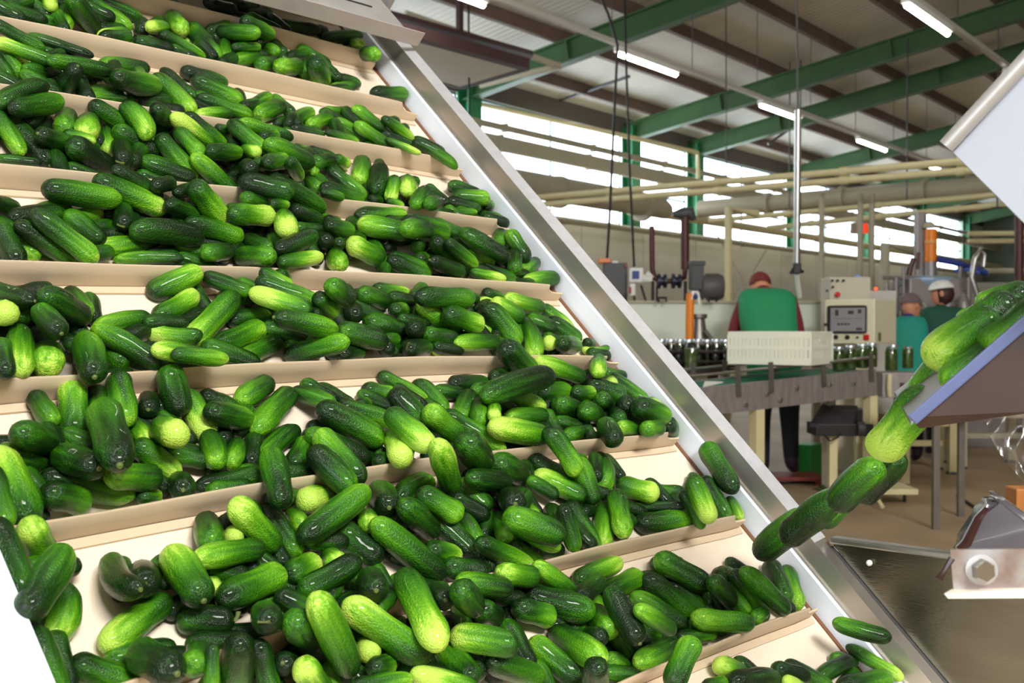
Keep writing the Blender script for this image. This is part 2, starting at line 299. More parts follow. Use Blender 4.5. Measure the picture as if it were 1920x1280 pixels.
# traced, settled cucumbers: ends and sizes in millimetres from the camera, bend, tone, flight, stem seen, single
TABLE = '''
1505,2223,747,1596,2218,742,29,0,3,0,0,0
1603,2210,736,1712,2238,765,32,0,0,0,0,0
1820,2182,735,1703,2217,735,33,0,2,0,0,1
1836,2205,723,1964,2187,753,34,0,2,0,0,1
1928,2187,726,1899,2119,706,31,0,5,0,0,0
1906,2119,684,1876,2039,664,39,0,4,0,0,0
1036,2105,627,1069,2073,595,24,0,1,1,0,0
1187,2139,669,1285,2117,641,30,0,2,1,0,0
933,2053,571,1025,2069,619,29,0,2,1,0,0
1171,2131,659,1233,2072,601,34,0,4,1,0,1
1104,2096,624,1072,2037,566,33,0,4,1,0,0
1059,2046,578,969,2053,570,22,0,6,1,0,1
1245,2054,595,1279,2111,634,34,0,1,1,0,0
1445,2129,646,1514,2127,677,30,2,4,1,0,0
1391,2072,599,1410,2122,649,31,0,5,1,1,0
1358,2105,618,1355,2060,596,21,0,6,1,0,0
1643,2147,668,1640,2096,628,29,0,1,1,0,0
1611,2129,645,1589,2062,619,33,0,3,1,0,0
1477,2102,629,1437,2042,570,32,0,4,1,0,0
1641,2086,624,1725,2115,652,26,0,3,1,0,0
1758,2068,592,1848,2066,590,30,3,1,1,0,0
1060,2084,636,1045,2035,597,28,0,6,1,0,0
1153,2066,580,1070,2019,626,41,0,1,1,1,1
1370,2145,671,1329,2038,612,41,0,5,1,0,0
1319,2079,625,1241,2025,600,30,0,7,1,0,0
1492,2056,671,1616,2109,670,38,0,4,1,0,0
1223,2059,592,1138,2038,564,25,-5,6,1,0,0
1271,2033,596,1378,2029,562,29,0,4,1,0,1
1461,2052,604,1545,2062,623,25,0,5,1,0,0
1410,2074,616,1414,2028,570,29,0,4,1,0,0
1700,2090,619,1656,2044,573,34,0,2,1,1,0
1818,2042,579,1725,2037,556,27,0,4,1,0,0
1859,2042,568,1983,2040,584,36,0,4,1,0,1
1465,2114,652,1510,2015,640,36,0,4,1,0,1
1200,2052,571,1305,2039,563,25,3,2,1,0,1
1551,2064,600,1451,2034,572,32,0,3,1,1,0
1574,2049,590,1503,2011,569,37,0,2,1,1,0
1652,2059,599,1533,1983,565,41,0,4,1,0,1
1629,1976,595,1718,2051,572,49,0,6,1,0,1
1077,1940,498,970,1982,524,21,0,1,2,0,1
911,1970,491,951,1936,457,22,0,6,2,0,0
1030,1949,469,1089,1933,453,21,0,6,2,0,0
1454,1890,418,1503,1916,436,23,0,1,2,0,0
887,1970,535,983,1940,492,23,0,2,2,0,1
900,1959,491,922,1907,431,29,0,4,2,0,0
1213,1974,504,1104,1973,497,30,-2,3,2,0,1
1006,1925,447,916,1890,440,29,0,2,2,0,1
1290,1986,516,1395,1973,503,34,0,2,2,0,0
1244,1985,511,1280,1917,443,29,0,1,2,1,0
1112,1898,432,1022,1900,418,24,-6,4,2,0,0
1408,1928,451,1492,1955,493,27,-3,4,2,0,0
1729,1964,492,1640,1960,481,25,0,4,2,0,0
1679,1956,469,1740,1924,465,18,0,4,2,0,0
978,1884,458,884,1928,489,25,0,6,2,0,1
1074,1866,458,947,1867,458,29,-2,2,2,1,1
886,1929,466,901,1898,418,25,0,1,2,0,0
1179,1966,493,1158,1908,460,30,0,4,2,0,0
985,1829,448,990,1898,409,33,0,1,2,1,1
1299,1964,497,1398,1924,457,39,0,4,2,0,1
1207,1952,487,1248,1873,408,41,0,5,2,0,1
1100,1864,414,1015,1889,412,20,0,5,2,0,1
1275,1909,451,1390,1882,425,29,0,3,2,0,1
1509,1936,470,1410,1897,431,40,0,4,2,0,1
1507,1903,433,1594,1942,471,34,0,5,2,0,0
1765,1893,445,1694,1923,494,32,0,4,2,0,0
1642,1929,466,1543,1895,427,32,0,4,2,0,0
1747,1881,472,1840,1873,433,28,0,7,2,0,0
1722,1879,404,1634,1914,456,30,0,4,2,0,0
1750,1887,439,1844,1852,409,23,0,2,2,0,0
1058,1841,440,1187,1901,454,43,-6,4,2,0,1
1332,1869,421,1240,1863,404,26,-4,5,2,0,0
1491,1865,424,1526,1901,422,21,0,2,2,0,0
1474,1869,412,1550,1845,402,21,0,2,2,0,0
1748,1842,396,1660,1877,448,30,0,4,2,0,1
1541,1836,408,1625,1822,396,19,0,5,2,0,0
1715,1836,415,1780,1787,384,17,0,7,2,0,0
1803,1837,425,1891,1776,365,28,5,3,2,0,1
970,1839,364,928,1770,322,38,0,3,3,0,0
1258,1820,377,1310,1828,374,21,0,5,3,0,0
879,1721,254,847,1802,334,36,0,1,3,1,1
1490,1833,362,1560,1821,349,30,0,2,3,0,0
1530,1790,346,1587,1816,342,26,0,7,3,0,0
899,1742,260,943,1740,258,15,0,0,3,0,0
1639,1825,360,1571,1761,297,40,0,5,3,0,1
1877,1790,317,1945,1799,326,29,0,2,3,0,0
1742,1783,307,1681,1725,284,39,0,6,3,0,0
1102,1777,387,1166,1829,372,34,0,4,3,0,0
997,1814,384,1095,1818,339,36,0,4,3,0,1
995,1810,352,947,1732,315,41,0,6,3,0,1
1427,1797,375,1304,1811,393,29,0,4,3,0,1
1186,1812,393,1277,1809,339,29,0,4,3,0,0
821,1796,347,838,1728,267,30,0,5,3,0,1
1322,1765,360,1378,1786,375,26,0,5,3,0,0
916,1751,315,957,1719,301,20,0,5,3,0,0
854,1712,301,924,1747,295,32,0,3,3,1,1
1033,1820,345,1006,1770,295,25,0,6,3,0,0
1111,1776,300,1023,1782,340,37,0,2,3,0,1
1301,1816,368,1330,1752,329,32,0,4,3,0,0
1443,1814,360,1491,1832,359,23,0,7,3,0,0
864,1719,256,798,1743,259,17,0,1,3,0,0
1531,1799,342,1458,1772,327,34,0,2,3,0,0
1453,1797,310,1441,1742,304,25,0,4,3,0,0
1641,1772,340,1580,1719,271,45,0,0,3,0,1
1498,1780,320,1558,1726,258,39,0,3,3,0,1
1683,1732,311,1626,1674,275,38,0,6,3,0,0
1629,1712,312,1594,1693,255,30,0,6,3,0,0
1688,1678,287,1618,1646,243,35,0,3,3,0,0
1698,1651,260,1626,1614,246,32,0,2,3,0,0
1930,1726,271,1981,1761,285,29,0,4,3,0,0
914,1799,402,816,1772,350,32,-7,0,3,0,1
1061,1807,391,1074,1743,328,39,7,5,3,0,1
1239,1800,335,1134,1775,378,34,0,8,3,0,1
1277,1805,390,1309,1727,324,32,0,5,3,0,1
1281,1763,331,1269,1701,319,27,0,6,3,0,0
996,1702,269,1029,1770,311,38,0,1,3,1,1
1095,1760,336,1161,1739,261,35,0,5,3,0,1
1313,1749,304,1256,1682,297,27,0,1,3,0,0
1234,1751,294,1285,1783,302,25,0,0,3,0,0
1433,1772,290,1418,1705,264,31,0,3,3,0,0
1409,1693,269,1518,1689,250,31,0,3,3,0,1
1252,1648,266,1385,1650,217,39,0,2,3,0,1
1382,1662,254,1436,1653,245,21,0,3,3,0,0
1856,1772,293,1934,1715,291,38,2,4,3,0,0
1546,1697,254,1599,1726,258,25,0,2,3,0,0
1577,1684,254,1622,1681,247,18,0,6,3,0,0
1823,1753,280,1905,1720,265,30,0,1,3,0,0
1793,1735,250,1873,1700,254,20,0,4,3,0,0
1902,1723,251,1979,1709,237,34,4,4,3,0,0
829,1749,340,944,1808,378,37,0,3,3,0,1
1145,1778,354,1161,1718,301,30,0,4,3,0,1
1162,1702,308,1265,1753,323,33,0,5,3,0,1
1424,1735,317,1284,1700,338,41,0,2,3,1,1
995,1741,260,901,1702,292,42,0,0,3,1,1
1246,1651,292,1330,1698,310,33,0,5,3,0,0
1051,1754,283,1134,1735,264,31,0,2,3,1,1
1295,1642,302,1368,1702,281,27,0,7,3,0,0
1213,1646,278,1251,1716,290,34,0,1,3,1,0
1232,1707,231,1136,1717,301,33,0,4,3,0,1
1195,1662,255,1277,1605,237,42,0,1,3,0,1
944,1649,251,1039,1654,213,29,0,1,4,0,1
996,1611,223,1053,1647,237,27,0,1,4,0,0
1042,1623,217,1117,1663,238,24,0,3,4,0,0
729,1613,176,792,1653,171,31,0,1,4,0,0
790,1634,159,880,1659,184,29,6,3,4,1,1
847,1633,158,929,1651,180,24,0,7,4,0,1
1388,1653,198,1444,1680,198,26,0,3,4,0,0
1929,1681,210,1873,1632,181,35,0,3,4,0,0
1363,1588,150,1419,1637,156,31,0,5,4,0,0
1649,1645,168,1587,1610,156,30,0,2,4,0,0
1503,1605,150,1548,1632,148,22,0,0,4,0,0
1975,1610,143,1900,1586,119,33,4,4,4,0,0
912,1650,231,1028,1625,186,39,0,6,4,0,1
1240,1639,213,1174,1619,222,29,0,2,4,0,0
1222,1604,213,1270,1614,216,20,0,6,4,0,0
1008,1594,195,1105,1639,182,30,0,2,4,0,1
1475,1667,215,1610,1659,222,38,0,6,4,0,1
930,1589,152,961,1645,188,33,0,1,4,1,1
869,1613,141,935,1630,158,26,0,1,4,0,1
744,1624,154,780,1563,93,31,0,4,4,0,1
1328,1578,151,1370,1644,162,35,0,1,4,1,0
744,1561,145,831,1550,89,29,0,3,4,0,1
985,1591,131,876,1586,114,31,0,6,4,0,1
1913,1583,138,1891,1626,211,35,-2,4,4,0,1
1728,1647,182,1814,1597,132,38,0,4,4,0,0
1497,1644,173,1470,1576,100,28,6,4,4,0,0
1555,1568,128,1614,1613,133,31,0,6,4,0,0
1888,1601,164,1839,1562,114,34,0,2,4,0,0
1481,1575,133,1580,1556,104,30,0,3,4,0,0
821,1636,206,945,1621,197,40,0,4,4,0,1
1055,1592,233,1133,1615,176,41,0,6,4,0,1
1119,1580,186,1238,1618,193,38,0,8,4,0,1
1292,1637,212,1368,1640,194,33,0,0,4,0,1
1516,1630,203,1637,1635,205,34,0,4,4,0,0
1255,1609,193,1205,1532,159,41,0,7,4,0,1
1534,1597,204,1671,1598,188,43,4,3,4,0,1
1334,1590,183,1406,1593,176,31,0,4,4,0,1
1538,1574,180,1460,1645,196,43,0,5,4,0,1
761,1547,162,844,1513,91,32,0,5,4,0,1
1168,1521,123,1266,1530,158,32,0,1,4,0,1
1173,1611,150,1158,1521,127,27,0,2,4,0,0
1816,1556,140,1719,1614,198,40,0,1,4,0,1
1119,1569,120,1008,1604,124,26,0,3,4,0,0
1469,1579,123,1379,1576,153,40,0,6,4,1,1
1605,1579,172,1708,1604,125,39,0,4,4,0,0
1618,1556,168,1710,1554,119,29,0,5,4,0,1
708,1578,99,758,1571,92,17,0,4,4,0,0
999,1530,105,906,1580,101,21,-2,4,4,0,1
1459,1557,125,1554,1536,88,32,0,3,4,0,1
1770,1599,125,1850,1567,98,26,0,3,4,0,0
1982,1553,106,1869,1564,92,37,-5,6,4,0,1
1576,1560,187,1483,1539,184,39,0,3,4,1,1
1046,1602,168,1160,1599,149,36,0,5,4,0,1
1063,1574,144,927,1566,148,41,-4,1,4,1,1
1105,1557,122,1037,1534,113,31,0,3,4,1,1
1141,1591,116,1139,1487,112,35,0,3,4,0,1
1164,1508,102,1266,1515,119,28,0,7,4,0,1
1372,1608,131,1324,1537,106,39,0,5,4,0,1
1553,1537,126,1661,1546,104,31,0,0,4,1,1
1684,1551,109,1760,1517,94,23,0,7,4,0,0
1141,1474,78,1191,1526,75,30,0,5,5,0,0
1111,1488,87,1152,1452,59,25,0,5,5,0,0
1691,1517,65,1762,1527,49,30,0,3,5,0,0
1120,1522,39,1074,1484,44,25,0,1,5,0,0
805,1527,49,800,1461,12,31,1,3,5,0,0
730,1510,30,695,1440,10,34,0,1,5,0,0
1613,1493,28,1654,1507,23,18,0,2,5,0,0
1450,1480,6,1495,1517,42,23,0,6,5,0,0
1871,1515,42,1914,1453,-20,31,5,6,5,0,0
1628,1488,25,1645,1459,-21,20,0,6,5,0,0
771,1462,-22,747,1404,-27,27,0,0,5,0,0
1895,1410,-39,1953,1436,-44,26,0,4,5,0,0
1025,1521,78,1081,1467,49,28,0,2,5,0,1
1087,1467,71,1181,1409,31,32,0,4,5,0,1
701,1414,30,676,1491,46,28,0,1,5,1,1
1861,1498,33,1735,1499,53,37,4,5,5,0,1
1138,1376,45,1195,1399,16,30,0,5,5,0,1
1754,1475,26,1671,1521,45,32,0,6,5,0,0
911,1470,8,1006,1509,46,35,-3,7,5,0,1
1742,1455,10,1665,1474,46,38,0,7,5,0,0
1274,1440,15,1322,1506,26,37,0,1,5,1,0
1135,1368,16,1155,1428,20,21,0,3,5,0,0
1043,1477,6,1131,1487,16,30,3,3,5,1,1
1556,1456,-14,1457,1473,37,40,4,5,5,0,1
1059,1475,49,943,1441,-33,39,0,5,5,0,1
910,1481,10,810,1467,-4,30,-5,4,5,0,1
1841,1472,11,1897,1425,-38,40,0,2,5,0,0
1112,1463,-11,1183,1446,-28,24,0,0,5,0,0
1798,1443,-38,1747,1388,-38,32,0,7,5,0,0
1963,1399,-54,1887,1414,-57,21,6,7,5,0,0
806,1455,-21,810,1381,-55,37,0,1,5,0,1
1325,1405,-48,1380,1430,-49,25,0,1,5,0,0
1215,1414,-52,1279,1427,-45,28,0,1,5,0,0
730,1441,-37,687,1355,-51,42,0,5,5,0,1
931,1526,45,1012,1500,85,38,0,5,5,0,1
1212,1381,38,1140,1348,64,34,0,3,5,1,1
1394,1526,65,1485,1524,56,31,-2,6,5,0,0
1426,1450,50,1566,1431,49,39,0,2,5,0,1
1125,1372,20,1073,1463,52,33,0,8,5,0,1
797,1461,8,702,1400,40,37,0,0,5,1,1
1391,1469,25,1455,1505,26,31,0,5,5,0,0
680,1473,15,654,1393,14,34,0,7,5,0,0
1480,1427,22,1584,1427,-4,40,0,7,5,0,1
701,1346,-12,701,1409,21,31,0,2,5,1,1
1836,1444,-13,1787,1485,15,35,0,2,5,0,0
1406,1450,-15,1315,1462,7,41,0,1,5,1,1
1456,1452,-20,1521,1448,-20,27,0,5,5,0,0
952,1411,-20,893,1469,-11,28,5,7,5,0,1
1310,1398,-32,1219,1422,-8,39,0,2,5,0,1
847,1352,-56,776,1408,-1,30,-3,4,5,0,1
1120,1444,-23,1018,1411,-55,31,0,3,5,0,1
1516,1425,-48,1448,1428,-45,25,0,7,5,0,0
689,1434,-6,649,1347,-61,35,0,6,5,0,1
917,1352,-46,823,1337,-33,28,0,6,5,0,1
625,1335,-64,639,1382,-20,27,0,3,5,0,1
1418,1514,40,1332,1493,55,38,0,1,5,1,1
1055,1377,12,1162,1354,-9,34,2,3,5,1,1
1368,1394,-9,1435,1447,-5,36,0,0,5,1,0
978,1426,-37,1098,1459,-4,36,0,5,5,0,1
1754,1456,2,1703,1388,-65,40,6,5,5,0,1
1609,1406,-33,1486,1406,-35,33,0,5,5,0,1
1745,1362,-38,1870,1416,-45,39,0,5,5,0,0
1115,1430,-52,1160,1324,-25,33,0,4,5,0,1
1337,1378,-43,1438,1429,-43,37,0,0,5,1,1
842,1321,-40,931,1318,-49,24,0,5,5,0,1
1630,1468,43,1698,1428,-44,46,11,4,5,0,1
1180,1289,-193,1159,1248,-198,21,0,1,6,0,0
1040,1277,-207,1015,1243,-207,18,0,6,6,0,0
1426,1363,-104,1527,1359,-108,32,0,2,6,0,1
1048,1377,-87,969,1350,-114,36,0,4,6,0,1
1357,1378,-95,1376,1318,-155,31,7,3,6,0,1
1082,1370,-102,1106,1293,-122,29,3,3,6,0,1
1979,1304,-162,1938,1259,-168,25,0,7,6,0,0
1176,1322,-127,1222,1352,-129,23,0,3,6,0,0
679,1377,-88,680,1325,-124,28,0,4,6,0,1
1625,1273,-206,1702,1245,-206,23,0,3,6,0,0
992,1257,-206,1052,1292,-171,32,0,4,6,0,1
659,1308,-170,590,1283,-148,33,0,3,6,0,1
1120,1218,-203,1167,1247,-206,25,0,5,6,0,0
1513,1339,-96,1615,1378,-95,31,0,4,6,0,0
1275,1384,-83,1349,1340,-131,28,0,4,6,0,1
1914,1363,-108,1943,1284,-166,35,0,3,6,0,0
1221,1364,-105,1284,1350,-119,29,0,5,6,0,1
911,1357,-99,971,1352,-125,29,0,2,6,0,0
764,1376,-83,744,1334,-123,28,0,3,6,0,0
805,1318,-113,842,1378,-103,31,0,0,6,1,1
1456,1341,-121,1384,1297,-165,37,-2,4,6,0,0
1434,1298,-133,1384,1251,-166,32,0,3,6,0,0
1432,1261,-140,1391,1226,-156,24,0,6,6,0,0
1073,1358,-102,963,1305,-155,39,0,3,6,0,1
801,1347,-134,788,1289,-152,26,0,6,6,0,0
1664,1243,-199,1599,1238,-204,29,0,2,6,0,0
1643,1214,-199,1686,1239,-211,21,0,4,6,0,0
1047,1314,-152,950,1274,-192,32,-6,4,6,0,1
1129,1241,-204,1029,1269,-155,33,0,3,6,0,1
940,1309,-166,896,1266,-192,29,4,4,6,0,1
835,1261,-215,935,1243,-204,28,0,1,6,0,1
638,1280,-181,745,1248,-213,34,-3,4,6,0,1
743,1234,-213,785,1264,-219,22,0,6,6,0,0
1778,1325,-107,1658,1357,-69,35,0,6,6,0,1
1904,1353,-116,1857,1316,-125,27,0,8,6,0,0
1791,1334,-118,1874,1296,-149,43,0,1,6,0,1
1640,1333,-129,1733,1332,-130,39,0,5,6,0,1
1713,1307,-132,1794,1318,-138,31,0,5,6,0,0
786,1360,-64,769,1310,-131,36,0,5,6,0,1
1825,1307,-158,1752,1268,-145,37,0,1,6,1,0
705,1322,-144,726,1367,-75,37,0,5,6,1,1
1258,1335,-107,1300,1284,-178,44,0,3,6,0,1
1809,1257,-151,1899,1275,-200,45,0,3,6,0,0
1133,1323,-124,1234,1288,-160,33,0,4,6,0,1
894,1370,-94,892,1307,-158,36,0,8,6,0,1
878,1294,-118,966,1316,-136,36,0,4,6,0,1
1817,1285,-177,1762,1229,-182,33,0,1,6,0,0
1902,1212,-200,1981,1253,-224,41,0,4,6,0,0
1331,1289,-146,1413,1219,-213,35,0,4,6,0,1
1191,1256,-169,1139,1183,-201,40,0,8,6,0,1
889,1305,-150,862,1244,-186,33,0,4,6,0,1
870,1292,-177,805,1310,-160,28,0,1,6,1,1
1055,1173,-223,1029,1246,-152,36,0,4,6,0,1
765,1286,-150,824,1275,-200,33,0,6,6,0,1
673,1206,-168,665,1290,-157,38,0,2,6,1,1
613,1218,-190,681,1253,-214,35,0,4,6,0,1
1868,1357,-72,1791,1304,-98,36,0,5,6,0,0
865,1335,-126,854,1349,-55,41,0,2,6,1,1
1526,1340,-127,1632,1309,-157,37,4,5,6,0,1
1722,1307,-166,1633,1282,-147,40,0,1,6,1,1
1802,1222,-158,1907,1216,-187,48,0,5,6,0,1
1616,1294,-169,1500,1296,-167,34,0,4,6,1,1
1340,1255,-190,1269,1264,-134,40,0,4,6,1,1
1068,1292,-121,1166,1251,-180,43,0,4,6,0,1
1859,1198,-203,1781,1188,-201,34,0,3,6,0,0
1808,1227,-205,1733,1211,-195,32,0,5,6,0,0
1157,1235,-131,1169,1149,-184,38,0,7,6,0,1
811,1301,-136,786,1217,-139,38,0,7,6,0,1
1514,1208,-196,1362,1210,-167,43,0,7,6,0,1
661,1296,-144,597,1253,-122,35,0,1,6,1,1
776,1244,-194,694,1226,-179,35,0,5,6,1,1
785,1207,-206,820,1268,-204,34,0,2,6,1,1
726,1311,-67,761,1399,-17,40,0,4,6,1,1
1535,1333,-36,1636,1346,-97,48,0,4,6,0,1
1599,1266,-90,1397,1260,-121,47,-6,1,6,1,1
1771,1290,-178,1677,1255,-163,41,0,1,6,1,1
673,1161,-161,731,1302,-102,45,0,3,6,1,1
1000,1224,-173,1022,1158,-230,40,0,2,6,0,1
901,1158,-236,934,1230,-168,37,0,3,6,0,1
596,1212,-227,578,1276,-140,45,-7,6,6,0,1
1643,1157,-211,1704,1225,-185,41,0,3,6,0,1
964,1220,-260,938,1164,-267,27,0,4,7,0,0
1483,1227,-231,1564,1175,-288,37,0,3,7,0,1
1831,1130,-323,1760,1155,-315,32,0,3,7,0,0
1741,1065,-329,1679,1151,-333,20,0,1,7,0,1
1975,1116,-346,1956,1076,-385,26,0,6,7,0,0
865,1213,-269,830,1165,-267,27,0,7,7,0,0
716,1141,-300,744,1174,-309,18,0,6,7,0,0
1683,1221,-243,1624,1166,-298,41,8,4,7,0,1
1560,1141,-313,1540,1167,-230,37,0,3,7,1,1
553,1222,-154,541,1158,-214,27,0,3,7,0,1
1032,1229,-244,958,1188,-239,38,0,8,7,0,1
1931,1149,-303,1919,1083,-384,37,0,2,7,0,1
1428,1154,-319,1422,1201,-272,22,0,1,7,0,0
1722,1066,-299,1753,1038,-369,26,4,3,7,0,0
1086,1203,-277,1038,1145,-278,31,0,5,7,0,0
916,1223,-243,929,1160,-305,32,0,3,7,0,1
830,1225,-251,788,1151,-267,37,0,2,7,0,1
1531,1140,-298,1473,1210,-256,38,0,6,7,0,1
1680,1184,-295,1701,1101,-308,40,0,7,7,0,1
1718,1045,-269,1731,1010,-354,38,0,7,7,0,1
1411,1178,-295,1386,1131,-310,24,0,5,7,0,0
1464,1162,-309,1409,1107,-338,37,0,3,7,0,0
1644,1115,-355,1749,1065,-356,42,0,4,7,0,1
1093,1151,-278,1141,1187,-296,26,0,5,7,0,0
900,1170,-293,827,1162,-219,37,0,6,7,0,1
1594,1145,-316,1511,1089,-372,36,0,6,7,0,1
1503,1157,-301,1492,1085,-376,34,0,3,7,0,1
1331,1169,-305,1292,1108,-331,33,0,4,7,0,1
1260,1178,-293,1245,1127,-334,29,0,3,7,0,0
1292,1103,-335,1358,1098,-379,26,0,4,7,0,0
527,1158,-201,530,1092,-277,34,0,1,7,0,1
984,1169,-314,953,1109,-312,30,0,5,7,0,0
798,1165,-318,766,1116,-312,24,0,7,7,0,0
1454,1213,-258,1357,1198,-224,46,0,1,7,0,1
1145,1208,-261,1236,1221,-239,32,11,2,7,0,1
1309,1163,-296,1287,1213,-248,40,0,4,7,0,1
1083,1152,-260,1134,1231,-246,42,0,2,7,1,1
1598,1126,-291,1532,1060,-354,36,0,5,7,0,1
1415,1101,-289,1422,1078,-366,30,0,3,7,0,1
1243,1092,-372,1174,1202,-259,37,0,1,7,0,1
1294,1107,-308,1365,1065,-350,26,0,5,7,0,0
616,1215,-270,572,1174,-213,34,0,6,7,0,1
1127,1120,-321,1200,1129,-344,34,0,7,7,0,1
862,1148,-282,751,1134,-277,32,0,6,7,0,1
879,1120,-316,953,1157,-317,34,0,6,7,0,1
671,1108,-288,716,1185,-294,39,0,0,7,1,1
619,1175,-291,573,1126,-338,36,14,6,7,0,1
705,1053,-358,662,1001,-357,30,0,3,7,0,1
528,1074,-300,521,1009,-361,32,0,2,7,0,1
575,1091,-349,648,1081,-392,34,0,5,7,0,1
1475,1181,-173,1519,1144,-257,36,4,4,7,0,1
1336,1200,-225,1244,1157,-176,51,0,1,7,1,1
1234,1172,-252,1145,1119,-168,38,0,6,7,1,1
1937,1077,-330,1971,1168,-242,44,0,2,7,0,1
1365,1170,-255,1258,1164,-237,35,0,1,7,1,1
1296,1099,-275,1360,1166,-279,42,0,1,7,1,1
1154,1170,-246,1210,1129,-287,36,0,4,7,0,1
919,1147,-281,1035,1142,-225,39,0,4,7,0,1
1180,1158,-311,1078,1122,-249,38,0,1,7,1,1
1047,1130,-329,1009,1178,-281,41,0,2,7,1,1
1140,1099,-363,1032,1133,-268,40,0,4,7,0,1
1198,1089,-316,1322,1086,-375,32,0,6,7,0,1
974,1090,-306,886,1109,-338,33,0,1,7,1,1
644,1082,-290,675,1194,-275,33,10,2,7,1,1
506,1047,-281,579,1105,-233,37,0,4,7,0,1
761,1099,-322,876,1127,-313,39,0,4,7,0,1
776,1089,-346,725,1130,-343,35,-2,2,7,1,1
723,1142,-319,621,1112,-349,36,0,6,7,0,1
634,986,-354,641,1074,-350,39,0,2,7,1,1
1348,1046,-327,1257,1088,-285,45,0,3,7,0,1
726,1076,-312,738,1164,-267,42,0,6,7,1,1
1976,992,-468,1909,932,-528,38,0,5,8,0,1
1610,1029,-439,1655,980,-487,28,0,3,8,0,0
1398,1063,-405,1518,1057,-393,34,0,6,8,0,1
1717,995,-451,1804,1006,-463,40,17,2,8,0,0
1938,1006,-454,1882,941,-512,42,0,1,8,0,1
1430,1031,-430,1550,1041,-419,36,0,5,8,0,1
1369,1051,-419,1327,1079,-392,24,0,6,8,0,0
1734,970,-433,1809,944,-530,39,0,5,8,0,1
1422,1048,-429,1391,1001,-451,26,0,5,8,0,0
1319,1012,-454,1370,1011,-464,22,0,6,8,0,0
1459,968,-475,1505,976,-503,23,0,3,8,0,0
1394,997,-480,1369,979,-497,15,0,6,8,0,0
1412,965,-514,1365,964,-464,30,0,2,8,0,0
1390,950,-525,1331,952,-490,30,0,3,8,0,1
1663,972,-450,1591,1039,-394,42,0,3,8,0,1
1363,1037,-414,1280,1049,-357,30,0,4,8,0,1
1806,899,-509,1718,944,-422,37,0,3,8,0,1
1529,1019,-412,1614,977,-493,37,0,3,8,0,1
1714,977,-452,1751,945,-514,29,0,5,8,0,0
996,1054,-350,944,1034,-361,24,0,2,8,0,0
837,1091,-325,869,1063,-353,30,0,2,8,0,1
1574,964,-498,1494,1023,-439,36,0,4,8,0,1
1776,933,-509,1711,915,-503,29,0,3,8,0,0
1377,1013,-440,1332,944,-452,37,0,4,8,0,1
1002,1057,-393,1040,1081,-400,19,0,5,8,0,0
1535,961,-505,1622,938,-515,25,0,3,8,0,1
1286,929,-446,1327,983,-465,31,0,1,8,1,0
1506,945,-508,1371,927,-506,37,2,5,8,0,1
1281,1044,-376,1192,1043,-355,34,0,5,8,1,1
1708,956,-482,1623,947,-425,36,0,1,8,0,1
1273,1066,-404,1344,982,-431,45,0,3,8,0,1
1213,1037,-431,1244,1067,-406,21,0,0,8,1,0
1201,1055,-423,1130,1022,-391,36,0,1,8,1,1
1340,900,-462,1361,971,-395,38,0,1,8,1,1
1418,891,-459,1336,905,-409,28,0,4,8,0,1
1678,898,-502,1560,948,-477,37,0,4,8,0,1
1067,1019,-399,1111,1071,-410,29,0,0,8,1,0
958,1068,-414,918,1010,-400,32,0,7,8,0,1
796,1025,-388,846,1070,-412,31,0,1,8,1,1
1069,967,-454,1108,1027,-454,30,0,3,8,1,0
774,1045,-359,789,1038,-426,28,0,1,8,0,1
1080,962,-439,1197,967,-490,36,0,2,8,0,1
683,997,-335,679,993,-389,16,0,5,8,0,1
880,1064,-411,862,1011,-437,27,0,3,8,0,0
931,1014,-328,986,1087,-333,37,0,1,8,1,1
1202,1026,-377,1109,1047,-353,34,0,4,8,0,1
1031,992,-355,1076,1055,-361,34,0,1,8,1,1
1209,1028,-404,1287,1018,-434,36,0,5,8,0,1
770,1016,-334,815,1085,-344,36,0,3,8,1,1
1290,1019,-457,1251,900,-465,43,0,5,8,0,1
1257,941,-506,1225,1014,-452,38,0,5,8,0,1
732,1018,-343,762,1065,-420,37,0,2,8,0,1
1041,949,-454,1062,1030,-431,38,0,5,8,0,1
899,986,-411,957,1018,-425,27,0,4,8,0,1
1100,1003,-381,1021,958,-332,38,0,1,8,1,1
856,1048,-382,796,1006,-333,39,0,2,8,1,1
987,978,-421,904,1044,-340,40,0,7,8,0,1
1105,931,-419,1055,1008,-407,39,-1,6,8,0,1
1198,874,-452,1244,909,-507,36,0,2,8,0,1
853,1018,-441,803,1000,-384,33,0,6,8,0,1
1040,942,-463,958,982,-429,28,0,8,8,0,1
864,987,-425,947,966,-431,24,0,5,8,0,1
1025,1066,-327,967,939,-393,42,0,6,8,0,1
884,1005,-418,808,982,-304,39,0,5,8,0,1
1930,837,-607,1827,853,-619,30,0,1,9,0,1
1965,863,-595,1971,756,-638,26,0,6,9,0,1
1637,896,-573,1563,904,-545,34,0,7,9,0,0
1765,886,-584,1827,823,-635,29,0,3,9,0,1
1550,872,-562,1684,856,-587,39,3,1,9,0,1
1498,889,-563,1554,880,-566,24,0,3,9,0,0
1741,830,-619,1665,836,-579,24,0,7,9,0,0
1812,811,-626,1950,772,-634,39,0,4,9,0,1
1691,966,-503,1703,1010,-459,26,0,0,8,0,0
1236,1199,-269,1291,1232,-236,29,0,0,7,0,0
1102,1239,-231,1038,1263,-206,28,0,2,6,0,0
1568,1217,-251,1637,1221,-247,29,0,2,6,0,0
705,1443,-26,772,1475,6,30,0,0,5,0,0
712,1134,-334,776,1146,-323,28,0,0,7,0,0
1123,1460,7,1181,1489,36,29,0,2,5,0,0
1777,1357,-111,1860,1363,-105,30,0,1,6,0,0
1744,1126,-344,1714,1171,-298,26,0,2,7,0,0
1119,1087,-377,1045,1114,-351,33,0,2,7,0,0
1530,1845,373,1558,1896,424,30,0,1,2,0,0
